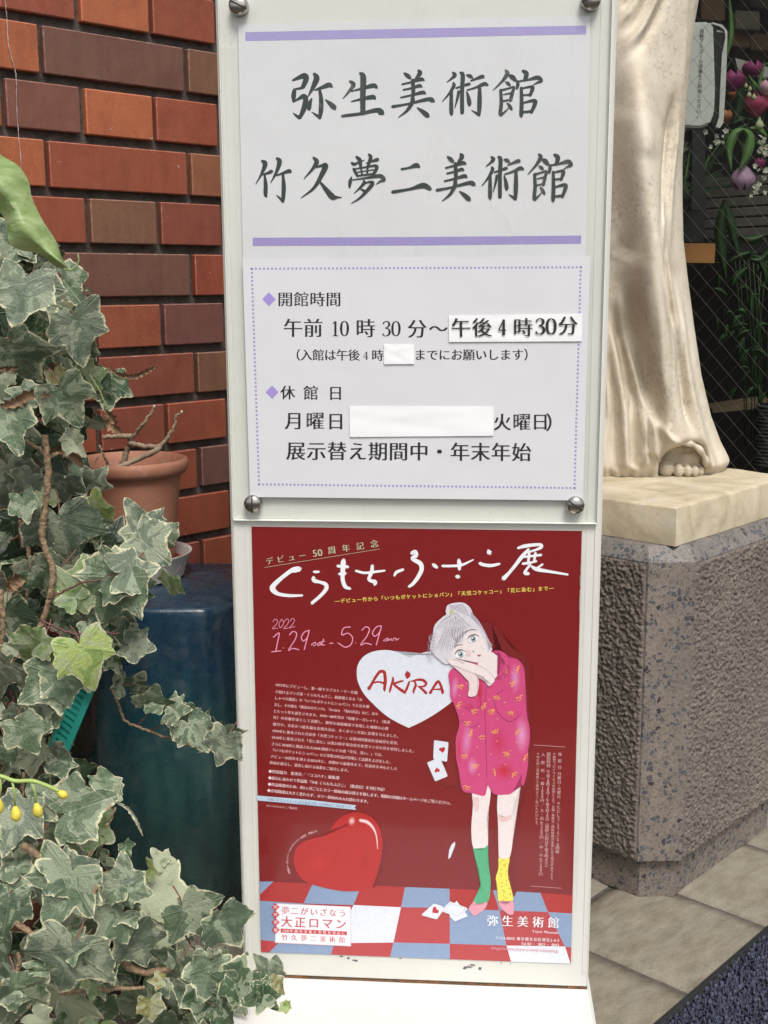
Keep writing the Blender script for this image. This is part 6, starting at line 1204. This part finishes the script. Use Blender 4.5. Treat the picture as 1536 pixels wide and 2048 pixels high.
outline_prism('side_trim', [(1424, 44), (1446, 50), (1455, 62), (1454, 110), (1451, 180), (1447, 245), (1440, 256), (1432, 254), (1438, 235), (1441, 170), (1444, 110), (1451, 75), (1449, 60), (1440, 53), (1426, 48)], YD+.006, .03, m_dis, dp)
outline_prism('stand', [(1385, 250), (1410, 250), (1412, 420), (1383, 420)], YD+.02, .03, m_bk, dp)
tv = []; tf = []; txt = '自動アルコール消毒をご利用ください。'
for k, ch in enumerate(txt):
    gv, gf = glyph(ch, 0.); cx, cy = 1404-k*.40, 62+k*10.0; n0 = len(tv); rot = ch == 'ー'
    for gx, gy in gv:
        u, v = gx-.5, gy-.36
        if rot: u, v = v, -u
        tv.append(aty(cx+u*9.5, cy-v*9.5, YD-.0012))
    tf += [tuple(i+n0 for i in f) for f in gf]
mesh('lettering', tv, tf, ink((.02, .02, .02)), dp)
MB().box(aty(1434, 60, YD+.0105)-Vector((0, .0, 0)), Vector((.012, 0, -.002)), Vector((0, .001, 0)), Vector((0, 0, -.003))).build('small_mark', m_dis, dp)
# petals, blooms
m_mag = simple('magenta_petal', (.22, .014, .11), .6, .5, 110, 0); m_pnk = simple('pink_petal', (.44, .05, .13), .6, .5, 110, 0); m_lil = simple('lilac_petal', (.40, .25, .40), .6, .25, 50, 0); m_ppk = simple('pale_pink_petal', (.62, .36, .46), .6, .2, 50, 0); m_wfl = simple('white_floret', (.52, .53, .45), .6, .15, 60, 0); m_gl = simple('tulip_leaf', (.10, .21, .055), .5, .3, 30, 0); m_dg = simple('dark_leaf', (.018, .055, .014), .5, .4, 30, 0); m_cb = simple('cream_bud', (.42, .46, .26), .6, .15, 40, 0); m_orf = simple('orange_petal', (.35, .13, .05), .6, .2, 40, 0)
fl = empty('flower_arrangement', aty(1490, 250, 2.46), 'mixed tulips and white florets crowded behind the wired glass, right edge', 'flowers')
def bloom(x, y, r, mat, Y=2.45, down=False, n=6, wide=1., name='bloom'):
    c = aty(x, y, Y); s = r*Y/CAM_F; b = MB(); rq = random.Random(int(x*7+y)); sg = -1 if down else 1
    for ring, (k_, rad, hgt) in enumerate(((n, 1., 1.), (n-1, .72, .92), (4, .42, .8))):
        for k in range(k_):
            a = 6.283*(k+.5*ring)/k_+rq.uniform(-.15, .15); vs = []; fs = []
            for i in range(7):
                u = i/6; rr_ = s*rad*(math.sin(u*2.3+.25))*wide; hh = s*1.9*hgt*u-s*.8; w_ = s*.62*math.sin(math.pi*min(1, u*.86+.1))
                for j in range(5):
                    v = (j-2)/2; an = a+v*w_/max(rr_, s*.25); vs.append(c+Vector((rr_*math.cos(an), rr_*math.sin(an)*.9, sg*hh*(1-.07*v*v))))
            fs = [(i*5+j, (i+1)*5+j, (i+1)*5+j+1, i*5+j+1) for i in range(6) for j in range(4)]; b.add(vs, fs)
    return b.build(name, mat, fl, True)
bloom(1466, 165, 21, m_mag, wide=1.1); bloom(1505, 142, 17, m_mag, 2.48, wide=1.2); bloom(1513, 212, 25, m_pnk, 2.44); bloom(1532, 178, 15, m_ppk, 2.42); bloom(1486, 352, 24, m_lil, 2.42, True); bloom(1452, 235, 13, m_orf, 2.46); bloom(1518, 330, 12, m_mag, 2.50); bloom(1462, 190, 10, m_orf, 2.50)
def blade(pts, w_, mat, Y, name='leaf', parent=None, bow=.01):
    sp = spline(pts, 8); n = len(sp); vs = []
    for i, q in enumerate(sp):
        u = i/(n-1); a = sp[min(i+1, n-1)]; b = sp[max(i-1, 0)]; dx, dy = a[0]-b[0], a[1]-b[1]; L = math.hypot(dx, dy) or 1; nx, ny = -dy/L, dx/L; ww = w_*math.sin(math.pi*(.08+.9*u))**.8
        for j in range(5): v = (j-2)/2; vs.append(aty(q[0]+nx*ww*v, q[1]+ny*ww*v, Y+bow*v*v))
    return mesh(name, vs, [(i*5+j, (i+1)*5+j, (i+1)*5+j+1, i*5+j+1) for i in range(n-1) for j in range(4)], mat, parent or fl, True)
blade([(1490, 258), (1470, 268), (1458, 300), (1462, 340)], 9, m_gl, 2.40); blade([(1488, 258), (1500, 275), (1494, 310), (1478, 342)], 10, m_gl, 2.39); blade([(1500, 256), (1520, 262), (1535, 275)], 7, m_gl, 2.41); blade([(1476, 160), (1480, 200), (1466, 250)], 11, m_dg, 2.50); blade([(1505, 160), (1512, 172), (1520, 182)], 4, m_gl, 2.41); blade([(1528, 130), (1520, 160), (1516, 180)], 4, m_gl, 2.41); blade([(1497, 150), (1506, 166), (1512, 182)], 3, m_gl, 2.41); blade([(1455, 110), (1462, 60), (1458, -10)], 6, m_gl, 2.62)
for (x, y, r) in ((1519, 250, 9), (1508, 195, 5), (1498, 190, 5), (1500, 178, 4), (1492, 172, 4)):
    c = aty(x, y, 2.40); s = r*2.4/CAM_F; MB().lathe(c, [(s*.2, -s), (s*.8, -s*.7), (s, -.1*s), (s*.7, s*.6), (s*.25, s*1.1), (s*.05, s*1.7)], 12).build('bud', m_cb, fl, True)
rq = random.Random(8)
for k in range(46):
    if k < 30: x, y = rq.gauss(1524, 11), rq.uniform(268, 392)
    elif k < 36: x, y = rq.uniform(1430, 1452), rq.uniform(262, 285)
    else: x, y = rq.uniform(1366, 1424), rq.uniform(258, 305)
    if x < 1500 and k < 30: x += 20
    c = aty(x, y, rq.uniform(2.40, 2.46)); s = rq.uniform(3.4, 6.5)*2.4/CAM_F; b = MB()
    for q in range(5):
        a = 6.283*q/5+rq.random(); tl_ = rq.uniform(-.6, .8); d = Vector((math.cos(a), -.5+.4*rq.random(), math.sin(a))).normalized(); e_ = d.cross(Vector((0, -1, .2))).normalized()*s*.42; b.add([c, c+d*s*.6+e_, c+d*s*1.15+Vector((0, -s*tl_*.4, 0)), c+d*s*.6-e_], [(0, 1, 2, 3)])
    b.build('floret', m_wfl, fl)
for k in range(40):
    x0, y0 = rq.uniform(1440, 1545), rq.uniform(130, 350); a = rq.uniform(0, 6.28); L = rq.uniform(18, 48); blade([(x0, y0), (x0+L*.5*math.cos(a)+rq.uniform(-5, 5), y0+L*.5*math.sin(a)), (x0+L*math.cos(a), y0+L*math.sin(a))], rq.uniform(1.2, 5), rq.choice([m_dg, m_dg, m_gl]), rq.uniform(2.44, 2.54), 'leaf', fl, .006)
# wrapping film of the bouquet
m_film = simple('wrapping_film', (.34, .33, .31), .25, .2, 30, .3, 30)
for q in ([(1470, 116), (1500, 124), (1492, 170), (1486, 160), (1478, 146)], [(1500, 124), (1536, 134), (1545, 190), (1528, 176)]):
    outline_prism('film', q, 2.50, .002, m_film, fl)
# dark planter with grasses
plr = empty('planter', aty(1378, 470, 2.5), 'near black square planter with thin grasses and small orange flowers beside the statue', 'planter')
m_nb = simple('black_planter', (.006, .007, .0075), .5, .3, 20, .1); outline_prism('planter_box', [(1340, 398), (1412, 398), (1408, 484), (1344, 484)], 2.50, .07, m_nb, plr)
for k in range(70):
    x0 = rq.uniform(1350, 1405); y0 = rq.uniform(380, 405); a = rq.uniform(-2.9, -.3); L = rq.uniform(40, 125); x1, y1 = x0+L*math.cos(a)*.9, y0+L*math.sin(a)*1.1; b_ = blade([(x0, y0), ((x0+x1)/2+rq.uniform(-8, 8), (y0+y1)/2-8), (x1, y1), (x1+rq.uniform(-6, 14), y1+rq.uniform(2, 22))], rq.uniform(.8, 2.0), rq.choice([m_dg, m_dg, m_gl]), rq.uniform(2.42, 2.52), 'blade', plr, .0)
for k in range(16):
    c = aty(rq.uniform(1364, 1400), rq.uniform(345, 400), rq.uniform(2.44, 2.49)); s = .004; MB().lathe(c, [(s*.3, -s), (s, 0), (s*.2, s)], 6).build('floret', m_orf, plr)
# grey slatted crate
cr = empty('wooden_crate', aty(1470, 470, 2.6), 'weathered grey slatted wooden crate behind the tulips', 'crate')
m_gw = simple('grey_wood', (.060, .055, .050), .85, .35, 25, .5, 90, dist=.003)
for k in range(6):
    y0 = 352+k*21.5; a, b = aty(1396, y0+(6-k)*1.2, 2.60), aty(1600, y0-8, 2.66); h = .0185
    MB().bbox(a-Vector((0, 0, h)), b-a, Vector((0, .012, 0)), Vector((0, 0, h)), .0015).build('slat', m_gw, cr)
MB().box(aty(1398, 350, 2.615), Vector((.30, .08, 0)), Vector((0, .01, 0)), Vector((0, 0, -.16))).build('back_board', m_nb, cr)
m_amb = simple('amber_wood', (.36, .16, .045), .5, .25, 18, .2, 60); tag(outline_prism('shelf_board', [(1345, 486), (1431, 487), (1429, 526), (1350, 525)], 2.47, .25, m_amb, None), 'amber wooden shelf edge below the black planter', 'shelf')
# lower leafy plant and rope basket
lp = empty('potted_plant', aty(1490, 620, 2.55), 'dark green leafy plant in the dim window below the crate', 'plant')
for (a, w_) in (([(1450, 400), (1440, 470), (1452, 560)], 12), ([(1448, 404), (1462, 450), (1478, 520)], 11), ([(1500, 505), (1478, 512), (1458, 524)], 7), ([(1495, 535), (1475, 552), (1464, 572)], 8), ([(1518, 520), (1530, 545), (1532, 570)], 7), ([(1505, 580), (1502, 610), (1504, 636)], 6), ([(1530, 470), (1500, 480), (1478, 470)], 9), ([(1540, 500), (1520, 520), (1500, 518)], 8)): blade(a, w_, m_dg, 2.50, 'leaf', lp)
for k in range(60):
    x0, y0 = rq.uniform(1425, 1540), rq.uniform(460, 790); a = rq.uniform(0, 6.28); L = rq.uniform(15, 34); blade([(x0, y0), (x0+L*.5*math.cos(a), y0+L*.5*math.sin(a)-2), (x0+L*math.cos(a), y0+L*math.sin(a)+4)], rq.uniform(2.5, 6), m_dg, rq.uniform(2.5, 2.62), 'leaf', lp, .006)
for k in range(9): MB().tube([aty(1490+k*6, 900, 2.6), aty(1488+k*5+rq.uniform(-12, 12), 700, 2.58), aty(1470+k*9, 520, 2.56)], .0013, 5).build('stem', m_dg, lp, True)
m_rope = simple('grey_rope', (.085, .095, .095), .85, .35, 180, .9, 500, dist=.003); bk = empty('rope_basket', aty(1545, 930, 2.45), 'dark grey rope wound basket at the right edge beyond the pedestal', 'basket'); cb = aty(1562, 875, 2.47); z0, z1 = aty(1545, 936, 2.44).z, aty(1545, 812, 2.44).z
hz = []
for k in range(17*40): th = 6.2832*k/40; r_ = .050+.0012*math.sin(k*.31); hz.append(cb+Vector((r_*math.cos(th), r_*math.sin(th), 0))); hz[-1].z = z0+(z1-z0)*k/(17*40)
MB().tube(hz, [.0040+.0006*math.sin(k*1.7) for k in range(len(hz))], 6).build('rope_coil', m_rope, bk, True); MB().lathe((cb.x, cb.y, 0), [(.047, z0), (.047, z1)], 32).build('lining', m_nb, bk, True)
m_fl2 = simple('pale_plank', (.12, .085, .055), .7, .3, 20, .2); tag(outline_prism('bench_plank', [(1425, 818), (1545, 800), (1545, 815), (1425, 826)], 2.75, .1, m_fl2, None), 'pale bench plank in the dim shop beside the rope basket', 'bench')
# dim boxes and papers at the top of the window
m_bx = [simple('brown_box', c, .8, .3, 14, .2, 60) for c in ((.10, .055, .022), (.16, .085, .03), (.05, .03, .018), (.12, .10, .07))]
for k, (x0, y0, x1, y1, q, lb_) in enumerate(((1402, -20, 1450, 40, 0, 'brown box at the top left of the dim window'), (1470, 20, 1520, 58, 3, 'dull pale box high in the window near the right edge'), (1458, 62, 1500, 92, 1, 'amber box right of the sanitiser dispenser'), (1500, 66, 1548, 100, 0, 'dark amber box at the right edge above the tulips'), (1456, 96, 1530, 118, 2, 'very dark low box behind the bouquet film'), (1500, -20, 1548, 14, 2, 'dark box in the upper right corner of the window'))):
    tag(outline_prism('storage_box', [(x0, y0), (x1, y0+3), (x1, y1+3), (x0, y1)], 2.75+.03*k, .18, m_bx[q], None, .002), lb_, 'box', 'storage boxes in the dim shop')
